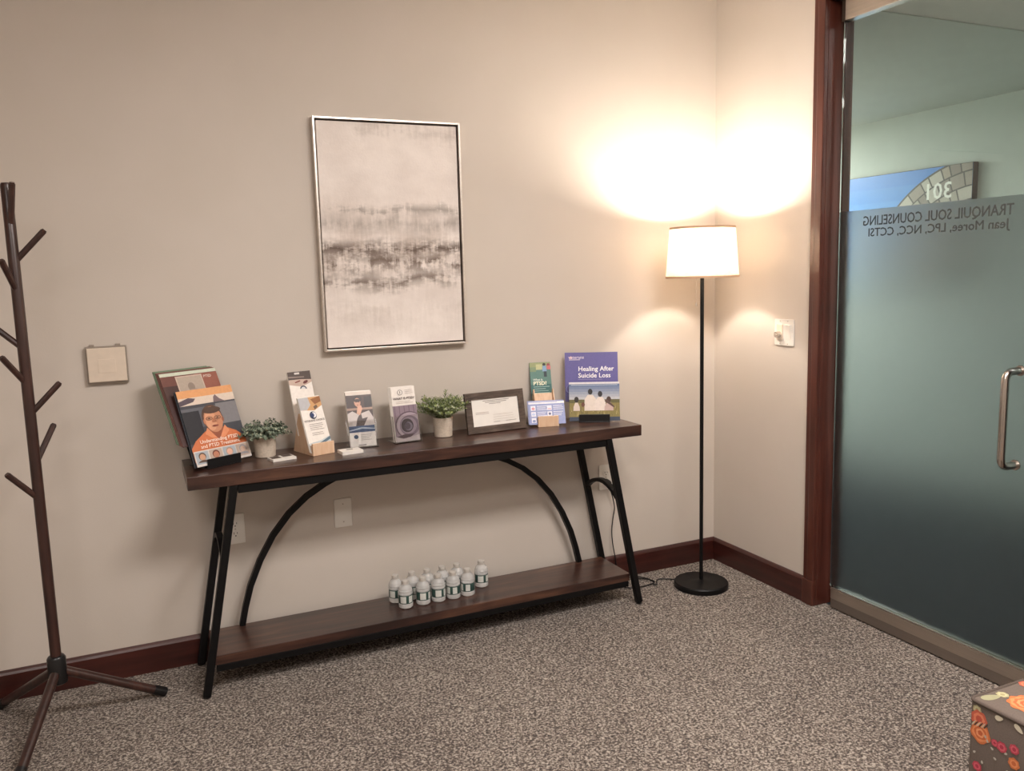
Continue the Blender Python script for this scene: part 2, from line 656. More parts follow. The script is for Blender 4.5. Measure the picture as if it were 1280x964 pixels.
struct('baseboard_back', MB().prism(bb_prof(), 'x', RX0, 0.0), M['cherry_h'], 'dark cherry baseboard along the back wall', 'baseboard')
b = MB()
b.prism([(x, z) for x, z in bb_prof()], 'y', -0.632, -BT)
struct('baseboard_right', b, M['cherry_y'], 'dark cherry baseboard between the corner and the door casing', 'baseboard')

# door casing and jambs
for side, (ya, yb, yj) in enumerate([(-0.632, DY0, DY0), (DY1, -1.708, DY1)]):
    t = empty('trim_%d' % (side + 1), (0, 0, 0))
    tag(t, ['dark cherry door casing and jamb near the room corner', 'dark cherry door casing and jamb on the latch side'][side], 'door trim', kind='structure')
    lo, hi = min(ya, yb), max(ya, yb)
    s = 1 if side == 0 else -1
    outer = hi if side == 0 else lo
    mid = outer - s * 0.026
    c = MB()
    c.box((-0.014, min(outer, mid), BH), (0, max(outer, mid), DZ + 0.066))
    c.build('casing_board', M['cherry'], t, bevel=0.003)
    c = MB()
    inner = yj
    c.box((-0.020, min(mid, inner), BH), (0, max(mid, inner), DZ + 0.066))
    c.build('casing_band', M['cherry'], t, bevel=0.003)
    c = MB()
    c.box((-0.022, lo, 0), (0, hi, BH))
    c.build('plinth_block', M['cherry'], t, bevel=0.003)
    c = MB()
    c.box((0.0, min(inner, inner + s * 0.018), 0), (0.138, max(inner, inner + s * 0.018), DZ))
    c.build('jamb', M['cherry'], t, bevel=0.002)
    c = MB()
    c.box((0.085, min(inner, inner - s * 0.012), 0), (0.125, max(inner, inner - s * 0.012), DZ))
    c.build('door_stop', M['cherry'], t, bevel=0.002)
t = empty('trim_3', (0, 0, 0))
tag(t, 'dark cherry head casing over the glass door', 'door trim', kind='structure')
MB().box((-0.020, DY1, DZ), (0, DY0, DZ + 0.066)).build('casing_board', M['cherry'], t, bevel=0.003)
MB().box((0.0, DY1, DZ), (0.138, DY0, DZ + 0.018)).build('jamb', M['cherry'], t, bevel=0.002)

# glass door
GX = 0.057
GY0, GY1 = -0.722, -1.630
door = empty('door_1', (GX, GY0, 0))
tag(door, 'frameless glass door with frosted lower film and steel rails', 'door', kind='structure')
wdt = GY1 - GY0


def dbox(x0, x1, y0, y1, z0, z1):
    return MB().box((x0, min(y0, y1), z0), (x1, max(y0, y1), z1))


dbox(-0.005, 0.005, 0, wdt, 0.093, 2.39).build('glass_pane', M['glass'], door)
film = dbox(-0.0075, -0.0060, -0.002, wdt + 0.002, 0.098, 1.657).build('frosted_film', M['film'], door)
film['label'] = 'grey green frosted privacy film'
dbox(-0.022, 0.022, -0.018, wdt, 0.045, 0.093).build('bottom_rail', M['rail_steel'], door, bevel=0.002)
dbox(-0.020, 0.020, -0.018, wdt, 0.006, 0.045).build('rail_lower_half', M['rail_reflection_steel'], door, bevel=0.001)  # lower half of the bottom rail, carpet reflection painted in by darker steel
dbox(-0.0235, -0.017, -0.018, wdt, 0.090, 0.097).build('glazing_bead', M['chrome'], door, bevel=0.001)
dbox(-0.024, 0.024, -0.022, wdt, 2.386, 2.468).build('top_rail', M['rail_steel'], door, bevel=0.002)
dbox(-0.020, 0.020, -0.002, -0.022, 2.386, 2.468).build('end_cap', M['frame_dark'], door, bevel=0.001)
# pull handle
hy, hx, hr = -1.512 - GY0, -0.082, 0.0125
z0, z1 = 0.778, 1.092
path = [(-0.006, hy, z0)]
rr = 0.03
path.append((hx + rr, hy, z0))
for k in range(1, 7):
    a = k / 6 * PI / 2
    path.append((hx + rr - rr * math.sin(a), hy, z0 + rr - rr * math.cos(a)))
for k in range(0, 7):
    a = k / 6 * PI / 2
    path.append((hx + rr - rr * math.cos(a), hy, z1 - rr + rr * math.sin(a)))
path.append((-0.006, hy, z1))
hd = MB().sweep(path, hr).build('pull_handle', M['chrome'], door, smooth=0.7)
hd['label'] = 'brushed steel pull handle'
for z in (z0, z1):
    MB().sweep([(-0.012, hy, z), (-0.0055, hy, z)], 0.018).build('handle_mount', M['chrome'], hd, smooth=0.6)
# lettering on the corridor side of the film (reads mirrored from the room)
for body, y, z, size in [('TRANQUIL SOUL COUNSELING', -1.461, 1.596, 0.052), ('Jean Moree, LPC, NCC, CCTSI', -1.447, 1.554, 0.044)]:
    vs, fs = text_geo(body, size, 0.0)
    wtx = max(v[0] for v in vs)
    tgt = 0.613 if 'TRANQ' in body else 0.572
    k = tgt / wtx
    mb = MB()
    for q, (sx, sz) in enumerate([(0, 0), (0.0016, 0), (0.0008, 0.0010)]):
        mb.add([(-0.0078 - 0.00003 * q, y - GY0 + x * k + sx, z + yy + sz) for x, yy in vs], fs)
    o = mb.build('lettering', M['film_letters'], door)

# corridor beyond the glass
HX, HZ = 2.2, 2.415
struct('wall_corridor', MB().box((HX, -4.6, -0.1), (HX + 0.1, 3.6, 2.7)), M['hall_wall'], 'pale green grey corridor wall beyond the glass door', 'wall')
struct('wall_corridor_side', MB().box((0.02, 0.12, -0.1), (0.12, 3.6, 2.7)), M['hall_wall'], 'corridor side wall beyond the room corner', 'wall')
struct('wall_corridor_end', MB().box((0.12, 3.5, -0.1), (HX, 3.6, 2.7)), M['hall_wall'], 'far end wall of the corridor', 'wall')
struct('wall_corridor_near', MB().box((0.12, -4.6, -0.1), (HX, -4.5, 2.7)), M['hall_wall'], 'near end wall of the corridor', 'wall')
struct('floor_corridor', MB().box((0.06, -4.6, -0.1), (HX, 3.6, 0.0)), M['hall_floor'], 'dark carpet of the corridor', 'floor')
struct('ceiling_corridor', MB().box((0.12, -4.6, 2.419), (HX, -0.80, 2.7)), M['ceiling'], 'white corridor ceiling near the glass door', 'ceiling')
struct('ceiling_corridor_soffit', MB().box((0.12, -0.80, HZ), (HX, 3.6, 2.7)), M['hall_soffit'], 'grey dropped corridor soffit seen through the glass', 'ceiling')

# ceiling light fittings
for (nm, lab, c, zc, col) in [('troffer', 'flush ceiling light panel nearest the glass door', (-1.2, -2.3), CEIL, (1, .92, .85, 1)),
                              ('troffer', 'flush ceiling light panel behind the camera', (-3.2, -3.4), CEIL, (1, .92, .85, 1)),
                              ('troffer', 'flush ceiling light panel at the far end of the corridor', (1.15, 2.4), 2.415, (.97, 1, .96, 1)),
                              ('troffer', 'added unseen fill light panel at the near end of the corridor', (1.15, -2.9), 2.419, (.97, 1, .96, 1))]:  # last entry is an added fill panel, out of view
    t = empty('ceiling_light', (c[0], c[1], zc - 0.03))
    tag(t, lab, 'ceiling light')
    fr = MB()
    for a, bb in [((-.60, -.325, 0), (.60, -.275, .03)), ((-.60, .275, 0), (.60, .325, .03)), ((-.60, -.275, 0), (-.55, .275, .03)), ((.55, -.275, 0), (.60, .275, .03))]:
        fr.box(a, bb)
    fr.build('frame', M['white_plastic'], t)
    MB().box((-.55, -.275, 0.012), (.55, .275, .028)).build('diffuser', mat_emit('lit_diffuser', col, 3.0), t)

# ------------------------------------------------------------------ console table
TX0, TX1, TYB, TYF, TZ, TTH = -2.4474, -0.6397, -0.0146, -0.3328, 0.798, 0.0465
table = empty('console_table', ((TX0 + TX1) / 2, -0.174, 0))
tag(table, 'long rustic brown console table with black metal frame and lower shelf', 'table')
tcx, tcy = (TX0 + TX1) / 2, -0.174


def tl(p):
    return (p[0] - tcx, p[1] - tcy, p[2])


MB().box(tl((TX0, TYF, TZ - TTH)), tl((TX1, TYB, TZ))).build('tabletop', M['rustic'], table, bevel=0.002)
SZ = 0.137
MB().box(tl((-2.402, -0.298, SZ - 0.034)), tl((-0.683, -0.050, SZ))).build('lower_shelf', M['rustic'], table, bevel=0.002)
SQ = 0.0135
sq = [(-SQ, -SQ), (SQ, -SQ), (SQ, SQ), (-SQ, SQ)]
AP = TZ - TTH                   # underside of the top
LYF, LYB = -0.3145, -0.0345
for (xt, xb) in [(-2.297, -2.438), (-0.795, -0.648)]:
    for y in (LYF, LYB):
        MB().sweep([tl((xb, y, 0.006)), tl((xt, y, AP - 0.001))], sq, side=(0, 1, 0)).build('leg', M['black_metal'], table, bevel=0.003)
        MB().lathe([(0.012, 0), (0.013, 0.006)], 12, tl((xb, y, 0))).build('foot_pad', M['black_plastic'], table)
# rails under the top and under the shelf
for y in (LYF, LYB):
    MB().box(tl((-2.285, y - 0.011, AP - 0.031)), tl((-0.807, y + 0.011, AP - 0.0005))).build('top_rail', M['black_metal'], table, bevel=0.002)
for y in (-0.286, -0.062):
    MB().box(tl((-2.398, y - 0.011, SZ - 0.060)), tl((-0.688, y + 0.011, SZ - 0.0345))).build('shelf_rail', M['black_metal'], table, bevel=0.002)
for sx in (0, 1):
    x = -2.296 if sx == 0 else -0.796
    MB().box(tl((x - 0.011, LYF + 0.0135, AP - 0.031)), tl((x + 0.011, LYB - 0.0135, AP - 0.0005))).build('cross_rail', M['black_metal'], table, bevel=0.002)
    # little arch between the two legs of one end
    zc = 0.487
    xx = (-2.297 - 0.141 * (AP - zc) / AP) if sx == 0 else (-0.795 + 0.147 * (AP - zc) / AP)
    pts = []
    for k in range(13):
        u = k / 12
        y = LYB - 0.0135 + (LYF - LYB + 0.027) * u
        pts.append(tl((xx, y, zc + 0.048 * math.sin(PI * u) ** 0.8)))
    MB().sweep(pts, [(-0.011, -0.008), (0.011, -0.008), (0.011, 0.008), (-0.011, 0.008)], side=(1, 0, 0)).build('end_arch', M['black_metal'], table, smooth=0.6)
    # quarter arch from the shelf up to the rear rail
    prof = [(-2.281, SZ), (-2.264, .21), (-2.240, .29), (-2.198, .385), (-2.145, .474), (-2.080, .551), (-2.010, .609), (-1.935, .652), (-1.86, .684), (-1.78, .712), (-1.74, .722)]
    pts = [tl((x if sx == 0 else 2 * tcx - x, -0.062, z)) for x, z in prof]
    MB().sweep(pts, [(-0.011, -0.011), (0.011, -0.011), (0.011, 0.011), (-0.011, 0.011)], side=(0, 1, 0)).build('side_arch', M['black_metal'], table, smooth=0.6)

# ------------------------------------------------------------------ painting
PX0, PX1, PZ0, PZ1 = -1.898, -1.3046, 1.165, 2.0575
pa = empty('canvas_painting', (PX0, -0.002, PZ0))
tag(pa, 'large abstract canvas in pale grey and taupe with thin silver frame', 'painting')
pw, ph = PX1 - PX0, PZ1 - PZ0
MB().box((0.014, -0.026, 0.014), (pw - 0.014, -0.004, ph - 0.014)).build('canvas', M['canvas'], pa, bevel=0.002)
fd = 0.036
for a, bb in [((0, -fd, 0), (0.008, 0, ph)), ((pw - 0.008, -fd, 0), (pw, 0, ph)), ((0.008, -fd, 0), (pw - 0.008, 0, 0.008)), ((0.008, -fd, ph - 0.008), (pw - 0.008, 0, ph))]:
    MB().box(a, bb).build('frame_rail', M['silver'], pa, bevel=0.001)
MB().box((0.008, -0.008, 0.008), (pw - 0.008, -0.002, ph - 0.008)).build('backing_board', M['frame_dark'], pa)

# ------------------------------------------------------------------ floor lamp
LX, LY = -0.290, -0.283
lamp = empty('floor_lamp', (LX, LY, 0))
tag(lamp, 'black floor lamp with lit white drum shade in the room corner', 'lamp')
MB().lathe([(0.118, 0), (0.122, 0.004), (0.122, 0.022), (0.118, 0.027), (0.03, 0.030), (0.012, 0.034)], 48).build('base', M['black_metal'], lamp, smooth=0.5)
MB().lathe([(0.0085, 0.03), (0.0085, 1.44)], 16).build('pole', M['black_metal'], lamp, smooth=0.6)
MB().lathe([(0.010, 1.43), (0.019, 1.44), (0.019, 1.485), (0.014, 1.492)], 16).build('socket', M['black_plastic'], lamp, smooth=0.6)
sh = MB()
SB, ST, ZB, ZT = 0.157, 0.139, 1.408, 1.627
seg = 64
sh.lathe([(SB, ZB), (ST, ZT), (ST - 0.0012, ZT), (SB - 0.0012, ZB), (SB, ZB)], seg, caps=False)
sho = sh.build('lamp_shade', M['shade'], lamp, smooth=0.8)
sho['label'] = 'white linen drum shade glowing'
for r, z0_, z1_ in [(SB, ZB, ZB + 0.009), (ST, ZT - 0.009, ZT)]:
    q = MB()
    q.lathe([(r + 0.0012, z0_), (r + 0.0014, z1_), (r - 0.0026, z1_), (r - 0.0026, z0_), (r + 0.0012, z0_)], seg, caps=False)
    q.build('shade_binding', M['shade_trim'], sho, smooth=0.8)
sp = MB()
for k in range(3):
    a = k * 2 * PI / 3 + 0.4
    sp.sweep([(0.012 * math.cos(a), 0.012 * math.sin(a), 1.487), (0.13 * math.cos(a), 0.13 * math.sin(a), 1.595), ((ST - .003) * math.cos(a), (ST - .003) * math.sin(a), 1.62)], 0.0015)
sp.build('shade_spider', M['black_metal'], lamp)
MB().lathe([(0.013, 1.492), (0.015, 1.505), (0.038, 1.530), (0.039, 1.533)], 24).build('added_bulb_collar', M['white_plastic'], lamp, smooth=0.9)  # unseen inside the shade, added to block the bulb's downward light
MB().lathe([(0.039, 1.5335), (0.042, 1.548), (0.040, 1.565), (0.032, 1.581), (0.018, 1.591), (0.003, 1.594)], 24).build('bulb', M['bulb'], lamp, smooth=0.9)
ch = MB()
cxo, cyo = -0.038, -0.010
ch.sweep([(-0.016, -0.004, 1.462), (-0.030, -0.008, 1.462), (cxo, cyo, 1.452), (cxo, cyo, 1.30)], 0.0009)
for k in range(30):
    z = 1.45 - k * 0.005
    ch.lathe([(0.0006, -0.0016), (0.0017, 0), (0.0006, 0.0016)], 6, (cxo, cyo, z))
cho = ch.build('pull_chain', M['screw'], lamp)
MB().lathe([(0.002, 1.284), (0.0045, 1.286), (0.004, 1.296), (0.0015, 1.303)], 10, (cxo, cyo, 0)).build('chain_pull', M['screw'], cho, smooth=0.7)
# power cord with plug
pl = [(-0.6245, -0.030, 0.474), (-0.621, -0.034, 0.452), (-0.603, -0.030, 0.40), (-0.592, -0.026, 0.35), (-0.600, -0.024, 0.30), (-0.607, -0.024, 0.24), (-0.603, -0.024, 0.18),
      (-0.590, -0.026, 0.10), (-0.585, -0.030, 0.03), (-0.588, -0.05, 0.006), (-0.61, -0.10, 0.004), (-0.60, -0.15, 0.004), (-0.54, -0.168, 0.004), (-0.47, -0.158, 0.004),
      (-0.452, -0.12, 0.004), (-0.47, -0.07, 0.004), (-0.495, -0.045, 0.004), (-0.50, -0.07, 0.005), (-0.47, -0.115, 0.009), (-0.455, -0.150, 0.009), (-0.475, -0.17, 0.006), (-0.46, -0.178, 0.004),
      (-0.44, -0.145, 0.004), (-0.415, -0.125, 0.004), (-0.375, -0.145, 0.004), (-0.345, -0.175, 0.006), (-0.330, -0.19, 0.010)]


def smooth_path(P, n=5):
    P = [Vector(p) for p in P]
    out = []
    for i in range(len(P) - 1):
        p0, p1, p2, p3 = P[max(i - 1, 0)], P[i], P[i + 1], P[min(i + 2, len(P) - 1)]
        for k in range(n):
            t = k / n
            out.append(0.5 * ((2 * p1) + (p2 - p0) * t + (2 * p0 - 5 * p1 + 4 * p2 - p3) * t * t + (3 * p1 - p0 - 3 * p2 + p3) * t ** 3))
    out.append(P[-1])
    return out


cord = MB().sweep([p - Vector((LX, LY, 0)) for p in smooth_path(pl)], 0.0026).build('power_cord', M['black_plastic'], lamp, smooth=0.8)
MB().sweep([(-0.6245 - LX, -0.0075 - LY, 0.478), (-0.6245 - LX, -0.028 - LY, 0.476), (-0.6245 - LX, -0.034 - LY, 0.472)], 0.013).build('plug', M['black_plastic'], cord, smooth=0.7)

# ------------------------------------------------------------------ coat rack
RKX, RKY = -2.887, -0.302
rack = empty('coat_rack', (RKX, RKY, 0))
tag(rack, 'dark walnut tree style coat rack with short angled branches', 'coat rack')
pp = [(0.0165, 0.20), (0.0170, 0.6), (0.0165, 1.2), (0.0160, 1.756), (0.013, 1.764)]
MB().lathe(pp, 24).build('pole', M['rack_wood'], rack, smooth=0.6)
MB().lathe([(0.020, 0.155), (0.0285, 0.16), (0.0285, 0.243), (0.024, 0.250), (0.017, 0.252)], 24).build('collar', M['black_plastic'], rack, smooth=0.6)
for az in (13.7, 131, -108):
    a = math.radians(az)
    c, s_ = math.cos(a), math.sin(a)
    MB().sweep([(0.014 * c, 0.014 * s_, 0.198), (0.30 * c, 0.30 * s_, 0.026)], 0.0150).build('leg', M['rack_wood'], rack, smooth=0.7)
    MB().sweep([(0.288 * c, 0.288 * s_, 0.0335), (0.326 * c, 0.326 * s_, 0.0115)], 0.0165).build('rubber_foot', M['black_plastic'], rack, smooth=0.7)
# branches: height of the root, lateral reach (camera right), reach towards camera, rise
twd = Vector((CAM_LOC.x - RKX, CAM_LOC.y - RKY, 0)).normalized()
rgt = Vector((-twd.y, twd.x, 0))
for (z, l, d, up) in [(1.645, 0.016, 0.050, 0.112), (1.535, 0.088, 0.01, 0.085), (1.448, -0.032, 0.060, 0.080), (1.270, -0.085, -0.01, 0.075), (1.160, -0.058, 0.045, 0.078),
                      (1.062, 0.088, 0.01, 0.082), (0.905, 0.062, -0.055, 0.098), (0.790, -0.078, 0.035, 0.085)]:
    dv = (rgt * l + twd * d)
    h = dv.normalized() * 0.010
    p0 = Vector((h.x, h.y, z))
    p1 = Vector((dv.x, dv.y, z + up))
    tip = p1 + (p1 - p0).normalized() * 0.004
    MB().sweep([p0, p1], 0.0095).sweep([p1, tip], 0.0075).build('branch', M['rack_wood'], rack, smooth=0.6)

# ------------------------------------------------------------------ things on the walls
dv = empty('wall_chime_box', (-2.732, -0.001, 1.103))
tag(dv, 'square cream cover in a grey bezel on the wall beside the coat rack', 'wall box')
MB().box((0, -0.018, 0), (0.133, 0, 0.131)).build('bezel', M['grey_plastic'], dv, bevel=0.002)
MB().box((0.005, -0.025, 0.006), (0.128, -0.0185, 0.126)).build('cover', M['cream_plastic'], dv, bevel=0.002)
MB().box((0.038, -0.0262, 0.038), (0.094, -0.0252, 0.086)).build('centre_panel', M['cream_plastic'], dv, bevel=0.0004)
for x in (0.022, 0.106):
    MB().box((x - 0.008, -0.014, 0.1312), (x + 0.008, -0.002, 0.138)).build('clip', M['grey_plastic'], dv, bevel=0.001)


def rounded_rect(w, h, r, n=4):
    pts = []
    for cx, cy, a0 in [(w - r, r, -PI / 2), (w - r, h - r, 0), (r, h - r, PI / 2), (r, r, PI)]:
        for k in range(n + 1):
            a = a0 + k / n * PI / 2
            pts.append((cx + r * math.cos(a), cy + r * math.sin(a)))
    return pts


def plate(name, label, cat, loc, w=0.071, h=0.118, rotz=0.0):
    t = empty(name, loc, (0, 0, rotz))
    tag(t, label, cat)
    MB().prism(rounded_rect(w, h, 0.004), 'y', -0.0055, -0.0005).build('plate', M['white_plastic'], t, bevel=0.0012)
    return t


def outlet(label, loc):
    t = plate('wall_outlet', label, 'outlet', loc)
    for zc in (0.0395, 0.0785):
        pts = [(0.0355 + 0.0165 * math.cos(a), zc + max(-0.0135, min(0.0135, 0.0175 * math.sin(a)))) for a in [2 * PI * k / 24 for k in range(24)]]
        r = MB().prism(pts, 'y', -0.0072, -0.0050).build('receptacle', M['white_plastic'], t)
        sl = MB()
        sl.box((0.0285, -0.0075, zc - 0.001), (0.0305, -0.0071, zc + 0.008))
        sl.box((0.0405, -0.0075, zc), (0.0425, -0.0071, zc + 0.007))
        sl.prism([(0.0355 + 0.0025 * math.cos(a), zc - 0.007 + 0.0025 * math.sin(a)) for a in [2 * PI * k / 10 for k in range(10)]], 'y', -0.0075, -0.0071)
        sl.build('slots', M['dark_slot'], r)
    MB().sweep([(0.0355, -0.0068, 0.059), (0.0355, -0.0050, 0.059)], 0.003).build('screw', M['screw'], t)
    return t


outlet('white wall outlet behind the left legs of the console table', (-2.311, -0.0005, 0.444))
outlet('white wall outlet with a black plug behind the right table legs', (-0.660, -0.0005, 0.438))
bp = plate('blank_wall_plate', 'white blank wall plate under the middle of the console table', 'wall plate', (-1.892, -0.0005, 0.447))
for z in (0.022, 0.096):
    MB().sweep([(0.0355, -0.0066, z), (0.0355, -0.0050, z)], 0.003).build('screw', M['screw'], bp)

sw = plate('light_switch_plate', 'white double switch plate with dimmer knob beside the door casing', 'switch', (-0.0005, -0.4237, 1.1067), 0.116, 0.1145, -PI / 2)
MB().box((0.017, -0.0105, 0.024), (0.052, -0.0056, 0.092)).build('dimmer_module', M['cream_plastic'], sw, bevel=0.001)
kn = MB()
kn.sweep([(0.035, -0.0100, 0.048), (0.035, -0.030, 0.048)], 0.0135).build('dimmer_knob', M['chrome'], sw, smooth=0.6)
MB().sweep([(0.026, -0.0306, 0.049), (0.044, -0.0306, 0.046)], 0.003).build('knob_grip', M['grey_plastic'], sw)
rk = MB()
rk.prism([(-0.0058, 0.024), (-0.0125, 0.090), (-0.0050, 0.092), (-0.0050, 0.024)], 'x', 0.066, 0.099)
rk.build('rocker', M['white_plastic'], sw, bevel=0.0008)
for z in (0.008, 0.106):
    for x in (0.035, 0.081):
        MB().sweep([(x, -0.0066, z), (x, -0.0050, z)], 0.0028).build('screw', M['screw'], sw)

# ------------------------------------------------------------------ corridor picture (stone arch against blue sky)
py0, py1 = 0.28, 1.45             # world y range; faces -x
pic = empty('stone_sign_picture', (HX - 0.045, py1, 1.30), (0, 0, -PI / 2))
tag(pic, 'corridor picture of a numbered stone arch against blue sky, behind glass', 'picture')
PW, PH = py1 - py0, 0.745
MB().box((0, 0, 0), (PW, 0.044, PH)).build('canvas_block', plain('canvas_side', rgb(70, 62, 56), 0.7), pic, bevel=0.002)
s_ = Sheet(0.0004)
for k in range(8):
    u = k / 7
    s_.rect(0.003, PH - (k + 1) * PH / 8, PW - 0.003, PH - k * PH / 8 - (0.003 if k == 0 else 0), (int(70 + 60 * u), int(130 + 50 * u), int(205 + 20 * u)))
# arch: quarter disc of stones rising to the right, courses follow the arc
cx, cz, R = PW + 0.08, -0.10, 0.885


def arc_pt(r, a):
    return (cx - r * math.cos(a), cz + r * math.sin(a))


def clip_poly(pts, lo_u, hi_u, lo_v, hi_v):
    def cut(P, inside, inter):
        out = []
        for i in range(len(P)):
            a, b_ = P[i - 1], P[i]
            ia, ib = inside(a), inside(b_)
            if ib:
                if not ia:
                    out.append(inter(a, b_))
                out.append(b_)
            elif ia:
                out.append(inter(a, b_))
        return out

    def ix(v, ax):
        def g(a, b_):
            t_ = (v - a[ax]) / (b_[ax] - a[ax])
            return (a[0] + (b_[0] - a[0]) * t_, a[1] + (b_[1] - a[1]) * t_)
        return g
    for ax, v, sgn in [(0, lo_u, 1), (0, hi_u, -1), (1, lo_v, 1), (1, hi_v, -1)]:
        if not pts:
            return pts
        pts = cut(pts, lambda p: (p[ax] - v) * sgn >= 0, ix(v, ax))
    return pts


N = 40
bg = [arc_pt(R, PI / 2 * k / N * 1.05) for k in range(N + 1)] + [(PW + 0.1, -0.4)]
bg = clip_poly(bg, 0.003, PW - 0.003, 0.003, PH - 0.003)
s_.poly(bg, (62, 56, 50))
rs = random.Random(4)
stones = [(168, 158, 145), (150, 138, 126), (182, 173, 161), (132, 121, 112), (160, 146, 129)]
r_hi = R - 0.012
s_.y -= 0.0004
yy = s_.y
while r_hi > 0.35:
    hgt = rs.uniform(0.060, 0.082)
    a = 0.02 + rs.random() * 0.05
    while a < PI / 2 * 1.05:
        da = rs.uniform(0.06, 0.14) / r_hi * 0.9
        P_ = [arc_pt(r_hi, a), arc_pt(r_hi, a + da / 2), arc_pt(r_hi, a + da - 0.010 / r_hi), arc_pt(r_hi - hgt, a + da - 0.010 / r_hi), arc_pt(r_hi - hgt, a + da / 2), arc_pt(r_hi - hgt, a)]
        P_ = clip_poly(P_, 0.003, PW - 0.003, 0.003, PH - 0.003)
        if len(P_) > 2:
            s_.y = yy + 0.0004
            s_.poly(P_, rs.choice(stones))
        a += da
    r_hi -= hgt + 0.009
s_.text('301', PW - 0.135, 0.545, 0.142, (232, 228, 220), 0.012, mirror=True)
s_.build('picture_print', pic)

# ------------------------------------------------------------------ items on the table top
def panel_root(name, loc, th, ph_, label, cat, group=None):
    t = empty(name, loc, (-ph_, 0, th))
    return tag(t, label, cat, group)


def axes(th):
    return Vector((math.cos(th), math.sin(th), 0)), Vector((-math.sin(th), math.cos(th), 0))


def booklet(name, loc, th, ph_, w, h, t, cover, label, cat, group=None):
    o = panel_root(name, loc, th, ph_, label, cat, group)
    MB().box((0.0008, 0.0007, 0.0008), (w - 0.0012, t - 0.0007, h - 0.001)).build('pages', M['page_edge'], o)
    c = MB()
    c.box((0, 0, 0), (w, 0.0006, h))
    c.box((0, t - 0.0006, 0), (w, t, h))
    c.box((0, 0.0006, 0), (0.0006, t - 0.0006, h))
    c.build('cover', ink(*cover) if isinstance(cover, tuple) else cover, o)
    return o


def black_stand(loc, th, ph1, ph2, w, label):
    """tiered literature stand: base, lip, sloping rests"""
    t = empty('literature_stand', loc, (0, 0, th))
    tag(t, label, 'brochure stand')
    m = M['black_plastic']
    MB().box((0, 0, 0), (w, 0.115, 0.004)).build('base', m, t, bevel=0.001)
    MB().box((0, 0, 0.004), (w, 0.004, 0.036)).build('front_lip', m, t, bevel=0.001)

    def slope(y0_, z0_, L, ph_, name):
        c, s1 = math.cos(ph_), math.sin(ph_)
        d = 0.003
        poly = [(y0_, z0_), (y0_ + d, z0_), (y0_ + d + L * s1, z0_ + L * c), (y0_ + L * s1, z0_ + L * c)]
        MB().prism(poly, 'x', 0, w).build(name, m, t)
    slope(0.027, 0.0041, 0.062, ph1, 'front_rest')
    return t, slope


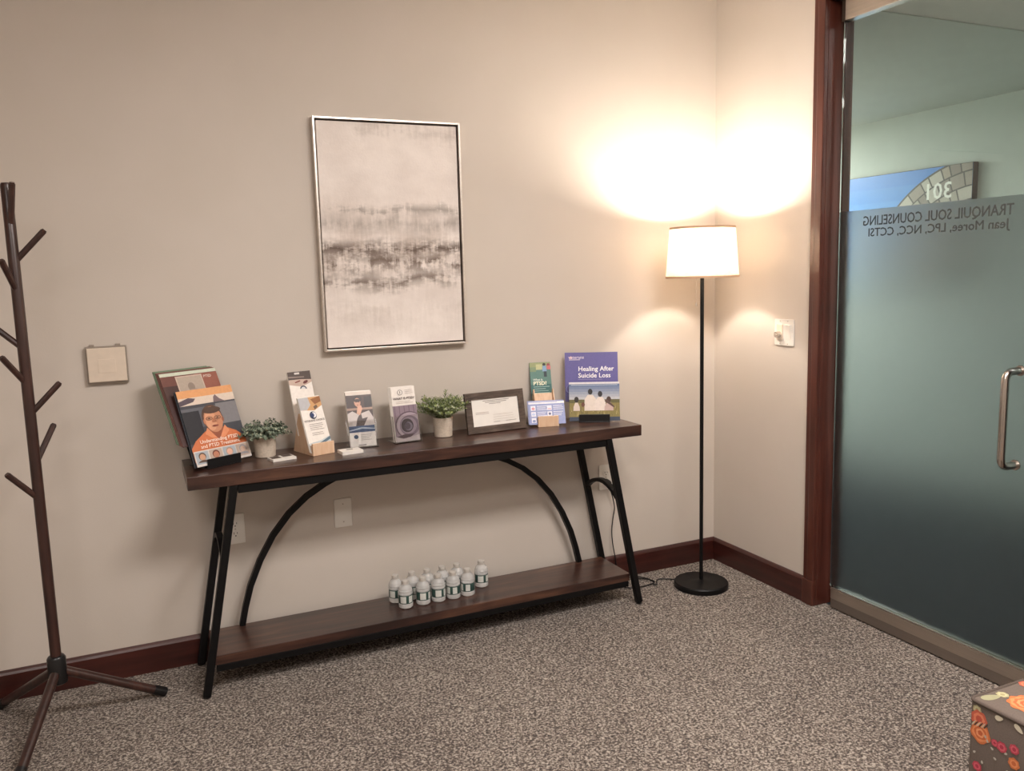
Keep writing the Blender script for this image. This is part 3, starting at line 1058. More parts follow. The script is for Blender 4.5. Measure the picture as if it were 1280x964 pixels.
# --- left stand with PTSD magazines
thA, phA, phA2 = 0.50, 0.36, 0.45
aA, nA = axes(thA)
BLa = Vector((-2.408, -0.252, 0.8075))
stA, slopeA = black_stand(BLa + aA * 0.038 - nA * 0.0085 + Vector((0, 0, TZ - BLa.z)), thA, phA, phA2, 0.135, 'black tiered literature stand at the left end of the console table')
W_, H_ = 0.222, 0.277
for k in range(2):
    p = BLa + nA * (0.0055 * k + 0.001) + Vector((0, 0, 0.003 - 0.001 * k)) - aA * 0.003 * k
    o = booklet('magazine', p, thA, phA, W_, H_, 0.0045, (58, 62, 70), ['orange shirted man magazine at the front of the left stand', 'magazine copy right behind the orange shirted man cover'][k], 'magazine', 'magazines in the left stand')
    if k:
        continue
    s_ = Sheet()
    s_.rect(0, 0, W_, H_, (66, 68, 76))
    s_.rect(0, H_ * .50, W_, H_ * .76, (96, 98, 106)).rect(W_ * .0, H_ * .30, W_ * .30, H_ * .72, (38, 38, 46))
    s_.rect(W_ * .62, H_ * .50, W_, H_ * .78, (128, 126, 130))
    s_.rect(0, H_ * .80, W_, H_, (222, 205, 190)).rect(0, H_ * .90, W_, H_, (226, 164, 112))
    s_.poly([(0, H_ * .80), (W_ * .25, H_ * .84), (W_ * .3, H_ * .88), (W_ * .18, H_ * .90), (0, H_ * .86)], (86, 74, 84))
    s_.poly([(W_ * .60, H_ * .80), (W_ * .62, H_ * .87), (W_ * .66, H_ * .90), (W_ * .72, H_ * .84), (W_ * .8, H_ * .80)], (122, 104, 108))
    # man: shirt, neck, head, hair, ears, eyes, nose, mouth
    s_.poly([(0, H_ * .06), (0, H_ * .24), (W_ * .10, H_ * .33), (W_ * .30, H_ * .43), (W_ * .40, H_ * .46), (W_ * .66, H_ * .46), (W_ * .86, H_ * .38), (W_ * .99, H_ * .28), (W_, H_ * .06)], (208, 118, 74))
    s_.poly([(W_ * .36, H_ * .46), (W_ * .52, H_ * .30), (W_ * .68, H_ * .46)], (150, 84, 60))
    s_.poly([(W_ * .36, H_ * .48), (W_ * .30, H_ * .40), (W_ * .40, H_ * .34), (W_ * .50, H_ * .32)], (224, 146, 104))
    s_.poly([(W_ * .68, H_ * .48), (W_ * .74, H_ * .40), (W_ * .64, H_ * .33), (W_ * .54, H_ * .32)], (224, 146, 104))
    s_.ell(W_ * .50, H_ * .60, W_ * .185, H_ * .175, (92, 66, 54))
    s_.ell(W_ * .51, H_ * .575, W_ * .165, H_ * .175, (196, 136, 104))
    s_.ell(W_ * .46, H_ * .57, W_ * .10, H_ * .14, (216, 158, 124))
    s_.ell(W_ * .345, H_ * .56, W_ * .02, H_ * .035, (186, 124, 94)).ell(W_ * .675, H_ * .56, W_ * .02, H_ * .035, (150, 96, 74))
    s_.ell(W_ * .44, H_ * .598, W_ * .042, H_ * .014, (96, 62, 48)).ell(W_ * .58, H_ * .598, W_ * .042, H_ * .014, (96, 62, 48))
    s_.ell(W_ * .515, H_ * .70, W_ * .165, H_ * .045, (82, 60, 50))
    for gx in (.435, .585):
        s_.ell(W_ * gx, H_ * .592, W_ * .062, H_ * .026, (86, 58, 46)).ell(W_ * gx, H_ * .592, W_ * .053, H_ * .020, (178, 126, 98)).ell(W_ * gx, H_ * .592, W_ * .02, H_ * .010, (70, 46, 38))
    s_.poly([(W_ * .49, H_ * .59), (W_ * .53, H_ * .59), (W_ * .555, H_ * .535), (W_ * .47, H_ * .535)], (176, 114, 84))
    s_.ell(W_ * .51, H_ * .488, W_ * .06, H_ * .012, (140, 74, 62))
    # row of small portraits, then the black foot
    s_.rect(0, 0, W_, H_ * .20, (214, 206, 200))
    for q, (c1, c2) in enumerate([((96, 74, 62), (206, 158, 128)), ((112, 60, 48), (190, 128, 100)), ((176, 150, 132), (224, 176, 156)), ((150, 146, 150), (198, 168, 150))]):
        u = W_ * (.02 + .245 * q)
        s_.rect(u, H_ * .03, u + W_ * .225, H_ * .185, (188, 168, 154) if q % 2 else (168, 176, 184))
        s_.ell(u + W_ * .112, H_ * .125, W_ * .065, H_ * .05, c1).ell(u + W_ * .112, H_ * .115, W_ * .05, H_ * .042, c2)
        s_.ell(u + W_ * .112, H_ * .045, W_ * .09, H_ * .035, c1, a1=PI)
    s_.text('Understanding PTSD', W_ * .50, H_ * .285, 0.0182, (252, 236, 222), 0.010, 'CENTER')
    s_.text('and PTSD Treatment', W_ * .50, H_ * .222, 0.0182, (252, 236, 222), 0.010, 'CENTER')
    s_.build('cover_print', o)
BLb = BLa + nA * 0.043 + Vector((0, 0, 0.0745)) - aA * 0.020
slopeA(0.0935, 0.0041, 0.125, phA2, 'rear_rest')
MB().box((0, 0.046, 0.068), (0.135, 0.1235, 0.0715)).build('rear_shelf', M['black_plastic'], stA)
MB().box((0, 0.044, 0.060), (0.135, 0.0465, 0.084)).build('rear_lip', M['black_plastic'], stA)
for k in range(5):
    p = BLb + nA * (0.0058 * k) + Vector((0, 0, 0.0005 + 0.0022 * k)) - aA * (0.002 * k)
    o = booklet('magazine', p, thA, phA2, 0.224, 0.276, 0.0040, (112, 72, 64) if k < 3 else (108, 128, 104),
                ['rust red magazine with framed photograph in the upper tier of the left stand'][0] if k == 0 else
                ['', 'first copy fanned behind the rust red magazine', 'second copy fanned behind the rust red magazine', 'third green edged copy fanned behind the rust red magazine', 'rearmost green edged copy behind the rust red magazine'][k],
                'magazine', 'magazines in the left stand')
    if k == 0:
        w, h = 0.224, 0.276
        s_ = Sheet()
        s_.rect(0, 0, w, h, (112, 70, 62)).rect(0, h * .0, w * .26, h * .82, (74, 50, 48)).rect(w * .60, h * .62, w, h * .95, (150, 92, 78))
        s_.rect(0, h * .955, w, h, (206, 214, 196))
        s_.rect(w * .25, h * .60, w * .72, h * .94, (206, 186, 170)).rect(w * .27, h * .60, w * .70, h * .925, (182, 166, 152))
        s_.ell(w * .48, h * .78, w * .06, h * .06, (150, 134, 122)).ell(w * .50, h * .66, w * .15, h * .09, (168, 150, 138))
        s_.text('PTSD', w * .74, h * .885, 0.014, (236, 222, 212), 0.01)
        s_.text('WE', w * .13, h * .36, 0.030, (210, 196, 190), 0.0)
        s_.build('cover_print', o)

# --- wooden two tier holders
def wood_holder(loc, th, label):
    t = empty('wooden_brochure_holder', loc, (0, 0, th))
    tag(t, label, 'brochure holder', 'pale wooden brochure holders')
    m = M['pale_wood']
    w = 0.090
    MB().box((0.0055, 0.0, 0), (w - 0.0055, 0.142, 0.009)).build('base', m, t, bevel=0.0008)
    MB().box((0.0, -0.0105, 0), (w, -0.0005, 0.046)).build('front_block', m, t, bevel=0.0015)
    for x in (0, w - 0.005):
        MB().prism([(0.0, 0), (0.142, 0), (0.106, 0.105), (0.088, 0.150), (0.076, 0.150), (0.022, 0.0385), (0.0, 0.0385)], 'x', x, x + 0.005).build('side_panel', m, t, bevel=0.0006)

    def slope(y0_, z0_, y1_, z1_, d, name, xa=0.0055):
        MB().prism([(y0_, z0_), (y0_ + d, z0_), (y1_ + d, z1_), (y1_, z1_)], 'x', xa, w - xa).build(name, m, t)
    slope(0.0325, 0.0095, 0.0835, 0.132, 0.007, 'middle_panel')
    MB().box((0.0055, 0.0865, 0.060), (w - 0.0055, 0.115, 0.064)).build('rear_shelf', m, t)
    return t


TB = 0.31
aB, nB = axes(TB)
oB = Vector((-2.002, -0.222, TZ))
wood_holder(oB + nB * 0.0105, TB, 'pale wooden two tier brochure holder beside the small grey plant')


def trifold(name, loc, th, ph_, w, h, label, t=0.0028, cover=None, group='folded brochures on the console table'):
    return booklet(name, loc, th, ph_, w, h, t, cover or (236, 230, 222), label, 'brochure', group)


def on(o3, a3, n3, x, y, z):
    return o3 + a3 * x + n3 * (y + 0.0105) + Vector((0, 0, z))


phB = 0.385
w, h = 0.093, 0.213
for k in range(3):
    lab = ['white brochure with round blue logo at the front of the left wooden holder', 'brochure copy just behind the round blue logo brochure', 'rear brochure copy behind the round blue logo brochure'][k]
    o = trifold('brochure', on(oB, aB, nB, -0.0015 - 0.001 * k, 0.001 + 0.0034 * k, 0.0105 + 0.0012 * k), TB + (0.02 if k == 0 else 0), phB, w, h, lab)
    if k == 0:
        s_ = Sheet()
        s_.rect(0, 0, w, h, (238, 232, 225))
        s_.poly([(0, h), (w, h), (w, h * .83), (w * .62, h * .75), (0, h * .78)], (206, 160, 110))
        s_.poly([(0, h), (w * .45, h), (w * .5, h * .86), (w * .3, h * .77), (0, h * .78)], (186, 186, 190))
        s_.poly([(w * .55, h * .96), (w, h), (w, h * .90), (w * .7, h * .86)], (150, 100, 62)).poly([(w * .6, h * .82), (w * .75, h * .85), (w * .8, h * .81), (w * .64, h * .76)], (110, 86, 70))
        s_.ell(w * .50, h * .665, w * .155, h * .070, (34, 40, 62)).ell(w * .53, h * .67, w * .115, h * .05, (232, 230, 232)).ell(w * .46, h * .668, w * .085, h * .044, (48, 62, 104))
        s_.text('VETERANS CHOICE', w * .5, h * .555, 0.0098, (70, 56, 58), 0.012, 'CENTER')
        s_.lines(w * .22, w * .85, h * .50, 4, h * .033, h * .009, (150, 138, 132), .2)
        s_.lines(w * .25, w * .8, h * .34, 2, h * .033, h * .009, (150, 138, 132), .2)
        s_.poly([(0, 0), (0, h * .17), (w * .55, h * .20), (w, h * .26), (w, 0)], (196, 204, 206)).poly([(w * .5, h * .16), (w, h * .25), (w, h * .20), (w * .6, h * .13)], (90, 112, 128))
        s_.build('cover_print', o)
phB2 = 0.30
for k in range(2):
    o = trifold('brochure', on(oB, aB, nB, -0.0015, 0.0905 + 0.0036 * k, 0.0655 + 0.031) - Vector((0, 0, 0.032)), TB - 0.06, phB2, w, 0.247, ['brochure with dark photograph top in the upper tier of the left wooden holder', 'brochure copy behind the dark photograph top brochure'][k])
    if k == 0:
        h2 = 0.247
        s_ = Sheet()
        s_.rect(0, 0, w, h2, (238, 231, 224))
        s_.poly([(0, h2), (w, h2), (w, h2 * .82), (w * .55, h2 * .755), (0, h2 * .80)], (196, 172, 158))
        s_.poly([(0, h2), (w, h2), (w, h2 * .86), (w * .5, h2 * .875), (0, h2 * .875)], (74, 60, 54)).rect(w * .3, h2 * .955, w * .52, h2 * .985, (214, 208, 202))
        s_.poly([(0, h2 * .93), (w * .7, h2 * .915), (w * .7, h2 * .90), (0, h2 * .905)], (140, 124, 116))
        s_.poly([(w * .25, h2 * .835), (w * .5, h2 * .86), (w * .5, h2 * .84), (w * .28, h2 * .82)], (132, 62, 52)).ell(w * .72, h2 * .825, w * .12, h2 * .022, (96, 34, 32), rot=.4)
        s_.ell(w * .58, h2 * .715, w * .15, h2 * .055, (52, 62, 84), a1=PI).ell(w * .58, h2 * .717, w * .10, h2 * .034, (214, 214, 216), a1=PI)
        s_.build('cover_print', o)

# --- right wooden holder
TE = -0.24
aE, nE = axes(TE)
oE = Vector((-1.039, -0.152, TZ))
wood_holder(oE + nE * 0.0105, TE, 'pale wooden two tier brochure holder between picture frame and purple booklet')
w, h = 0.156, 0.102
for k in range(3):
    lab = ['purple blue landscape handout with white icons at the front of the right holder', 'purple handout copy just behind the icon handout', 'rear purple handout copy behind the icon handout'][k]
    o = booklet('handout', on(oE, aE, nE, -0.034 - 0.002 * k, 0.001 + 0.0022 * k, 0.0105 + 0.0008 * k), TE - 0.05, 0.385, w, h, 0.0018, (122, 130, 176), lab, 'handout', 'purple handouts in the right holder')
    if k == 0:
        s_ = Sheet()
        s_.rect(0, 0, w, h, (126, 136, 186)).rect(0, h * .88, w, h * .97, (232, 228, 232)).rect(0, h * .93, w * .8, h * .955, (160, 160, 200))
        for (u, v) in [(.06, .60), (.51, .60), (.06, .34), (.51, .34), (.06, .08)]:
            s_.rect(w * u, h * v, w * (u + .13), h * (v + .2), (226, 224, 236))
        s_.ell(w * .125, h * .68, w * .045, h * .06, (206, 130, 140)).ell(w * .575, h * .44, w * .035, h * .055, (58, 62, 110)).ell(w * .125, h * .44, w * .05, h * .05, (176, 190, 224)).ell(w * .125, h * .15, w * .045, h * .05, (110, 124, 176))
        s_.rect(w * .53, h * .64, w * .62, h * .67, (206, 130, 140))
        for (u, v) in [(.23, .76), (.68, .76), (.23, .50), (.68, .50), (.23, .24)]:
            s_.lines(w * u, w * (u + .28), h * v, 3, h * .075, h * .03, (224, 224, 240), .25)
        s_.build('cover_print', o)
w, h = 0.093, 0.213
for k in range(3):
    o = trifold('brochure', on(oE, aE, nE, -0.002, 0.0905 + 0.003 * k - 0.012 * 0, 0.0655), TE, 0.25, w, h - 0.012, ['teal brochure asking about PTSD in the upper tier of the right holder', 'teal brochure copy just behind the PTSD one', 'rear teal brochure copy behind the PTSD one'][k], 0.0026, (58, 104, 102), 'teal brochures in the right holder')
    if k == 0:
        h2 = h - 0.012
        s_ = Sheet()
        s_.rect(0, 0, w, h2, (60, 108, 106)).rect(0, h2 * .52, w, h2 * .86, (92, 132, 122))
        s_.rect(0, h2 * .86, w, h2, (150, 158, 110)).rect(w * .3, h2 * .84, w * .6, h2 * .96, (190, 190, 140)).rect(0, h2 * .80, w * .3, h2 * .9, (126, 146, 110))
        s_.ell(w * .70, h2 * .955, w * .075, h2 * .03, (34, 30, 32)).poly([(w * .60, h2 * .80), (w * .62, h2 * .92), (w * .78, h2 * .93), (w * .82, h2 * .80)], (132, 164, 196))
        s_.ell(w * .90, h2 * .945, w * .075, h2 * .03, (150, 66, 70)).poly([(w * .82, h2 * .84), (w * .82, h2 * .92), (w, h2 * .93), (w, h2 * .84)], (206, 110, 116))
        s_.rect(w * .66, h2 * .68, w * .80, h2 * .80, (44, 60, 66))
        s_.text('What is', w * .12, h2 * .60, 0.0135, (232, 240, 232), 0.02).text('PTSD?', w * .12, h2 * .505, 0.0225, (246, 244, 220), 0.03)
        s_.lines(w * .12, w * .9, h2 * .46, 4, h2 * .045, h2 * .012, (170, 200, 194), .3)
        s_.build('cover_print', o)

# --- acrylic brochure holders
def acrylic_holder(loc, th, ph_, w, label, hb=0.165, hf=0.105):
    t = empty('acrylic_brochure_holder', loc, (0, 0, th))
    tag(t, label, 'brochure holder', 'clear acrylic brochure holders')
    m = M['acrylic']
    d = 0.002
    s1, c1 = math.sin(ph_), math.cos(ph_)
    D = 0.026

    def slab(y0_, z0_, L, name):
        MB().prism([(y0_, z0_), (y0_ + d, z0_), (y0_ + d + L * s1, z0_ + L * c1), (y0_ + L * s1, z0_ + L * c1)], 'x', 0, w).build(name, m, t)
    slab(0, 0.003, hf, 'front_panel')
    slab(D, 0.003, hb, 'back_panel')
    MB().box((0, -0.004, 0), (w, 0.085, 0.0025)).build('base_plate', m, t)
    for x in (0.0, w - d):
        MB().prism([(d + 0.0004, 0.003), (D - 0.0004, 0.003), (D - 0.0004 + hf * s1, 0.003 + hf * c1), (d + 0.0004 + hf * s1, 0.003 + hf * c1)], 'x', x, x + d).build('side_panel', m, t)
    return t


def bro_in(o3, th, ph_, x, y, z, w, h, label, k):
    a3, n3 = axes(th)
    return trifold('brochure', o3 + a3 * x + n3 * y + Vector((0, 0, z)), th, ph_, w, h, label, 0.0024)


oC = Vector((-1.853, -0.166, TZ + 0.0003))
thC, phC = -0.06, 0.34
acrylic_holder(oC, thC, phC, 0.113, 'clear acrylic holder with the pensive person brochures')
w, h = 0.100, 0.217
for k in range(4):
    o = bro_in(oC, thC, phC, 0.0065 - 0.0006 * k, 0.0052 + 0.0031 * k, 0.0052 + 0.0006 * k, w, h, ['brochure showing a pensive person with hand at the chin in clear holder', 'second brochure of the pensive person stack', 'third brochure of the pensive person stack', 'rearmost brochure of the pensive person stack'][k], k)
    if k == 0:
        s_ = Sheet()
        s_.rect(0, 0, w, h, (236, 230, 224)).rect(0, h * .93, w, h, (214, 202, 190)).rect(0, h * .37, w, h * .935, (66, 44, 40))
        s_.rect(0, h * .66, w, h * .70, (160, 130, 114)).rect(w * .70, h * .70, w, h * .90, (38, 24, 24)).rect(0, h * .70, w * .28, h * .90, (56, 36, 34))
        s_.poly([(0, h * .36), (0, h * .60), (w * .20, h * .645), (w * .42, h * .58), (w * .85, h * .64), (w, h * .50), (w, h * .36)], (196, 186, 182))
        s_.poly([(w * .28, h * .36), (w * .36, h * .50), (w * .52, h * .62), (w * .56, h * .50), (w * .78, h * .52), (w * .58, h * .36)], (70, 56, 54))
        s_.ell(w * .45, h * .865, w * .175, h * .062, (44, 28, 26)).ell(w * .43, h * .80, w * .125, h * .082, (206, 156, 132)).ell(w * .43, h * .835, w * .13, h * .03, (58, 38, 34))
        s_.ell(w * .38, h * .805, w * .025, h * .006, (70, 42, 36)).ell(w * .48, h * .805, w * .025, h * .006, (70, 42, 36)).ell(w * .43, h * .752, w * .03, h * .006, (150, 84, 74))
        s_.poly([(w * .42, h * .73), (w * .56, h * .745), (w * .60, h * .68), (w * .48, h * .56), (w * .36, h * .60)], (212, 164, 140))
        s_.rect(0, h * .255, w, h * .37, (62, 84, 122)).poly([(0, h * .30), (w * .5, h * .345), (w, h * .31), (w, h * .295), (w * .5, h * .315), (0, h * .28)], (176, 190, 206))
        s_.ell(w * .24, h * .175, w * .085, h * .038, (62, 84, 116)).lines(w * .42, w * .85, h * .20, 4, h * .03, h * .008, (160, 150, 146), .3)
        s_.rect(w * .3, h * .02, w * .6, h * .032, (60, 52, 54))
        s_.build('cover_print', o)
oD = Vector((-1.672, -0.170, TZ + 0.0003))
thD, phD = 0.10, 0.19
acrylic_holder(oD, thD, phD, 0.113, 'clear acrylic holder with the spiral staircase brochures beside the green plant')
for k in range(5):
    o = bro_in(oD, thD, phD, 0.0075 - 0.0015 * k, 0.0056 + 0.0034 * k, 0.0052, w, h, ['purple spiral staircase brochure asking about PTSD in clear holder', 'second brochure of the spiral staircase stack', 'third brochure of the spiral staircase stack', 'fourth brochure of the spiral staircase stack', 'rearmost brochure of the spiral staircase stack'][k], k)
    if k == 0:
        s_ = Sheet()
        s_.clip = (w, h)
        s_.rect(0, 0, w, h, (238, 231, 224)).rect(0, 0, w, h * .655, (140, 122, 134))
        for q in range(5):
            s_.rect(w * (.06 + .2 * q), h * .46, w * (.09 + .2 * q), h * .655, (112, 96, 108))
        s_.ell(w * .62, h * .29, w * .60, h * .25, (96, 78, 90), n=40)
        s_.ell(w * .64, h * .285, w * .56, h * .235, (168, 152, 162), n=40)
        s_.ell(w * .62, h * .28, w * .42, h * .185, (120, 104, 120), n=36).ell(w * .58, h * .285, w * .34, h * .15, (150, 136, 150), n=36)
        s_.ell(w * .52, h * .285, w * .26, h * .125, (52, 40, 52), n=30).ell(w * .57, h * .27, w * .17, h * .08, (116, 108, 126), n=30).ell(w * .52, h * .275, w * .13, h * .065, (70, 60, 76), n=30)
        s_.poly([(0, 0), (0, h * .10), (w * .3, h * .05), (w, h * .10), (w, 0)], (196, 186, 188)).poly([(w * .02, h * .09), (w * .35, h * .13), (w * .8, h * .12), (w * .6, h * .07), (w * .3, h * .06)], (70, 50, 60))
        s_.ell(w * .36, h * .895, w * .11, h * .050, (120, 110, 108)).ell(w * .36, h * .895, w * .09, h * .041, (238, 231, 224)).rect(w * .345, h * .87, w * .375, h * .92, (120, 110, 108))
        s_.lines(w * .56, w * .92, h * .93, 3, h * .03, h * .006, (170, 160, 156), .2)
        s_.text('WHAT IS PTSD?', w * .50, h * .765, 0.0128, (78, 62, 64), 0.02, 'CENTER')
        s_.lines(w * .14, w * .88, h * .725, 2, h * .03, h * .006, (176, 166, 160), .3)
        s_.build('cover_print', o)

# --- certificate in a wooden frame
thF, phF = 0.071, 0.178
fw, fh = 0.273, 0.168
cf = panel_root('certificate_frame', (-1.359, -0.158, TZ + 0.0025), thF, phF, 'landscape certificate in a weathered dark wood frame on the table', 'picture frame')
fb = 0.028
dpt = 0.014
for q, (P_) in enumerate([[(0, 0), (fw, 0), (fw - fb, fb), (fb, fb)], [(0, fh), (fb, fh - fb), (fw - fb, fh - fb), (fw, fh)], [(0, 0), (fb, fb), (fb, fh - fb), (0, fh)], [(fw, 0), (fw, fh), (fw - fb, fh - fb), (fw - fb, fb)]]):
    MB().prism(P_, 'y', 0, dpt).build('frame_rail', M['frame_wood'], cf, bevel=0.0008)
MB().box((fb - 0.004, 0.006, fb - 0.004), (fw - fb + 0.004, 0.0075, fh - fb + 0.004)).build('certificate', M['paper'], cf)
s_ = Sheet(0.0003)
s_.lines(fw * .30, fw * .75, fh * .775, 1, .01, .0022, (120, 104, 96), 0).lines(fw * .34, fw * .70, fh * .735, 1, .01, .0022, (120, 104, 96), 0).lines(fw * .40, fw * .60, fh * .695, 1, .01, .0022, (140, 124, 116), 0)
s_.lines(fw * .16, fw * .40, fh * .50, 2, .006, .0015, (168, 152, 144), .2).lines(fw * .45, fw * .86, fh * .42, 4, .010, .0010, (196, 184, 176), .3)
s_.lines(fw * .45, fw * .56, fh * .24, 1, .01, .0016, (130, 116, 110), 0).lines(fw * .66, fw * .84, fh * .24, 1, .01, .0016, (130, 116, 110), 0)
s_.build('certificate_print', cf, 0.006)
MB().box((fb - 0.006, 0.0078, fb - 0.006), (fw - fb + 0.006, 0.0125, fh - fb + 0.006)).build('backing_board', M['black_plastic'], cf)
MB().prism([(0.0145, fh * .70), (0.0175, fh * .70), (0.068, 0.010), (0.065, 0.008)], 'x', fw * .42, fw * .58).build('easel_leg', M['black_plastic'], cf)

# --- suicide loss booklets in the right black stand
thG, phG = -0.50, 0.21
aG, nG = axes(thG)
BLg = Vector((-0.873, -0.122, TZ + 0.0065))
stG, slopeG = black_stand(BLg + aG * 0.042 - nG * 0.0075 + Vector((0, 0, TZ - BLg.z)), thG, phG, phG, 0.133, 'black tiered literature stand at the right end of the console table')
w, h = 0.219, 0.169
o = booklet('photo_booklet', BLg, thG, phG, w, h, 0.006, (112, 132, 160), 'booklet with a family seated in a meadow at the front of the right black stand', 'booklet')
s_ = Sheet()
for q in range(6):
    u = q / 5
    s_.rect(0, h * (.55 + .40 * (1 - (q + 1) / 6)), w, h * (.55 + .40 * (1 - q / 6)), (int(104 + 90 * u), int(122 + 72 * u), int(158 + 40 * u)))
s_.rect(0, h * .95, w, h, (226, 222, 226)).lines(w * .04, w * .96, h * .915, 1, .01, h * .016, (196, 206, 220), 0)
s_.rect(0, h * .10, w, h * .55, (142, 128, 74)).rect(0, h * .46, w, h * .55, (104, 98, 58)).rect(0, 0, w, h * .10, (62, 72, 92))
rg = random.Random(3)
for q in range(60):
    u, v = rg.random() * .96, rg.random()
    s_.y += s_.step if q else 0
    s_.poly([(w * u, h * (.11 + .2 * v)), (w * (u + .012), h * (.11 + .2 * v)), (w * (u + .02 * rg.uniform(-1, 1) + .006), h * (.24 + .2 * v))], rg.choice([(178, 160, 98), (116, 106, 58), (198, 180, 122), (96, 92, 52)]))
for (u, bw, top, hair, shirt) in [(.145, .065, .52, (40, 32, 30), (224, 208, 196)), (.42, .12, .72, (34, 32, 34), (232, 218, 206)), (.615, .11, .66, (40, 38, 42), (236, 222, 212)), (.785, .09, .52, (74, 50, 42), (206, 178, 170))]:
    s_.poly([(w * (u - bw), h * .26), (w * (u - bw * .95), h * (top - .16)), (w * (u - bw * .4), h * (top - .05)), (w * (u + bw * .4), h * (top - .05)), (w * (u + bw * .95), h * (top - .16)), (w * (u + bw), h * .26)], shirt)
    s_.ell(w * u, h * (top + .03), w * .045, h * .075, hair)
s_.ell(w * .275, h * .42, w * .035, h * .06, (110, 70, 52))
s_.poly([(w * .74, h * .56), (w * .90, h * .36), (w * .88, h * .34), (w * .70, h * .50)], (96, 70, 62))
s_.build('cover_print', o)
w, h = 0.232, 0.217
BLh = BLg + nG * 0.043 + Vector((0, 0, 0.0785)) - aG * 0.017
o = booklet('title_booklet', BLh, thG, phG, w, h, 0.005, (96, 88, 150), 'purple booklet about healing after suicide loss in the right black stand', 'booklet')
s_ = Sheet()
s_.rect(0, 0, w, h, (98, 90, 154)).rect(0, 0, w * .06, h * .30, (66, 56, 112))
s_.ell(w * .12, h * .26, w * .105, h * .095, (150, 150, 200), n=28).ell(w * .12, h * .26, w * .098, h * .088, (98, 90, 154), n=28)
s_.ell(w * .115, h * .895, w * .028, h * .028, (226, 178, 170)).text('veterans', w * .07, h * .872, 0.020, (226, 214, 230), 0.01).rect(w * .08, h * .845, w * .29, h * .858, (226, 214, 230))
s_.text('Healing After', w * .25, h * .62, 0.029, (250, 246, 248), 0.015).text('Suicide Loss', w * .25, h * .485, 0.029, (250, 246, 248), 0.015)
s_.rect(w * .25, h * .445, w * .70, h * .452, (170, 164, 206))
s_.text('Information and Resources', w * .25, h * .345, 0.0150, (214, 208, 232), 0.006)
s_.build('cover_print', o)
slopeG(0.0815, 0.0041, 0.13, phG, 'rear_rest')
MB().box((0, 0.046, 0.0785), (0.133, 0.1035, 0.081)).build('rear_shelf', M['black_plastic'], stG)
MB().box((0, 0.044, 0.070), (0.133, 0.0465, 0.090)).build('rear_lip', M['black_plastic'], stG)

# --- potted plants
def sprig_mesh(L, n, leaf, width, mats, droop, seed, jitter=0.35, up=0.6):
    r = random.Random(seed)
    mb = MB()
    pts = []
    for k in range(6):
        u = k / 5
        pts.append((L * u * droop * u, 0, L * u * (1 - 0.25 * droop * u)))
    mb.sweep(pts, [(0.0006, 0), (-0.0003, 0.0005), (-0.0003, -0.0005)], 0)
    for k in range(n):
        u = 0.25 + 0.75 * (k + r.random() * .6) / n
        i = min(4, int(u * 5))
        f = u * 5 - i
        p = Vector(pts[i]).lerp(Vector(pts[i + 1]), f)
        a = k * 2.4 + r.uniform(-jitter, jitter)
        el = r.uniform(up - .35, up + .35)
        d = Vector((math.cos(a) * math.cos(el), math.sin(a) * math.cos(el), math.sin(el)))
        s1 = d.cross(Vector((0, 0, 1))).normalized()
        up_ = s1.cross(d)
        l = leaf * r.uniform(.7, 1.15)
        wd_ = width * r.uniform(.8, 1.2)
        q = [p, p + d * l * .5 + s1 * wd_ + up_ * .0006, p + d * l, p + d * l * .5 - s1 * wd_ + up_ * .0006, p + d * l * .52 - up_ * .0008]
        mb.add(q, [(0, 1, 4), (1, 2, 4), (2, 3, 4), (3, 0, 4)], 0 if r.random() < .72 else 1)
    me = bpy.data.meshes.new('sprig')
    me.from_pydata(mb.v, [], mb.f)
    for m in mats:
        me.materials.append(m)
    for p_, i in zip(me.polygons, mb.mi):
        p_.material_index = i
    return me


def potted_plant(loc, r_top, r_bot, hp, label, sprigs, nspr, spread, tilt_max, seed, tall=None):
    t = empty('potted_plant', loc)
    tag(t, label, 'plant')
    MB().lathe([(r_bot * .9, 0), (r_bot, 0.002), (r_top, hp - 0.003), (r_top - .001, hp), (r_top - 0.005, hp), (r_top - 0.006, hp - 0.012), (0.002, hp - 0.013)], 40).build('pot', M['pot'], t, smooth=0.6)
    MB().lathe([(r_top - 0.0065, hp - 0.012), (r_top - 0.010, hp - 0.008), (0.001, hp - 0.006)], 20).build('soil', M['soil'], t, smooth=0.8)
    r = random.Random(seed)
    for k in range(nspr):
        o = bpy.data.objects.new('sprig', r.choice(sprigs))
        COL.objects.link(o)
        o.parent = t
        a = k * 2.39996
        u = math.sqrt((k + .5) / nspr)
        o.location = (u * spread * math.cos(a), u * spread * math.sin(a), hp - 0.010)
        o.rotation_euler = (0, u * tilt_max * r.uniform(.75, 1.1), a)
        sc = r.uniform(.82, 1.12)
        if tall is not None and k == tall:
            sc *= 1.3
            o.rotation_euler = (0, 0.12, a)
        o.scale = (sc, sc, sc)
    return t


sp1 = [sprig_mesh(0.074, 26, 0.0125, 0.0044, [M['leaf_grey'], M['leaf_pale']], .45, 20 + q, up=.55) for q in range(4)]
potted_plant((-2.159, -0.118, TZ), 0.041, 0.0375, 0.079, 'small grey green leafy plant in cement pot beside the left magazines', sp1, 84, 0.022, 0.95, 5)
sp2 = [sprig_mesh(0.108, 38, 0.0150, 0.0026, [M['leaf_green'], M['leaf_pale']], .3, 40 + q, up=.75) for q in range(4)]
potted_plant((-1.452, -0.112, TZ), 0.040, 0.0365, 0.080, 'bushy bright green plant in cement pot next to the certificate', sp2, 80, 0.020, 0.85, 9, tall=3)

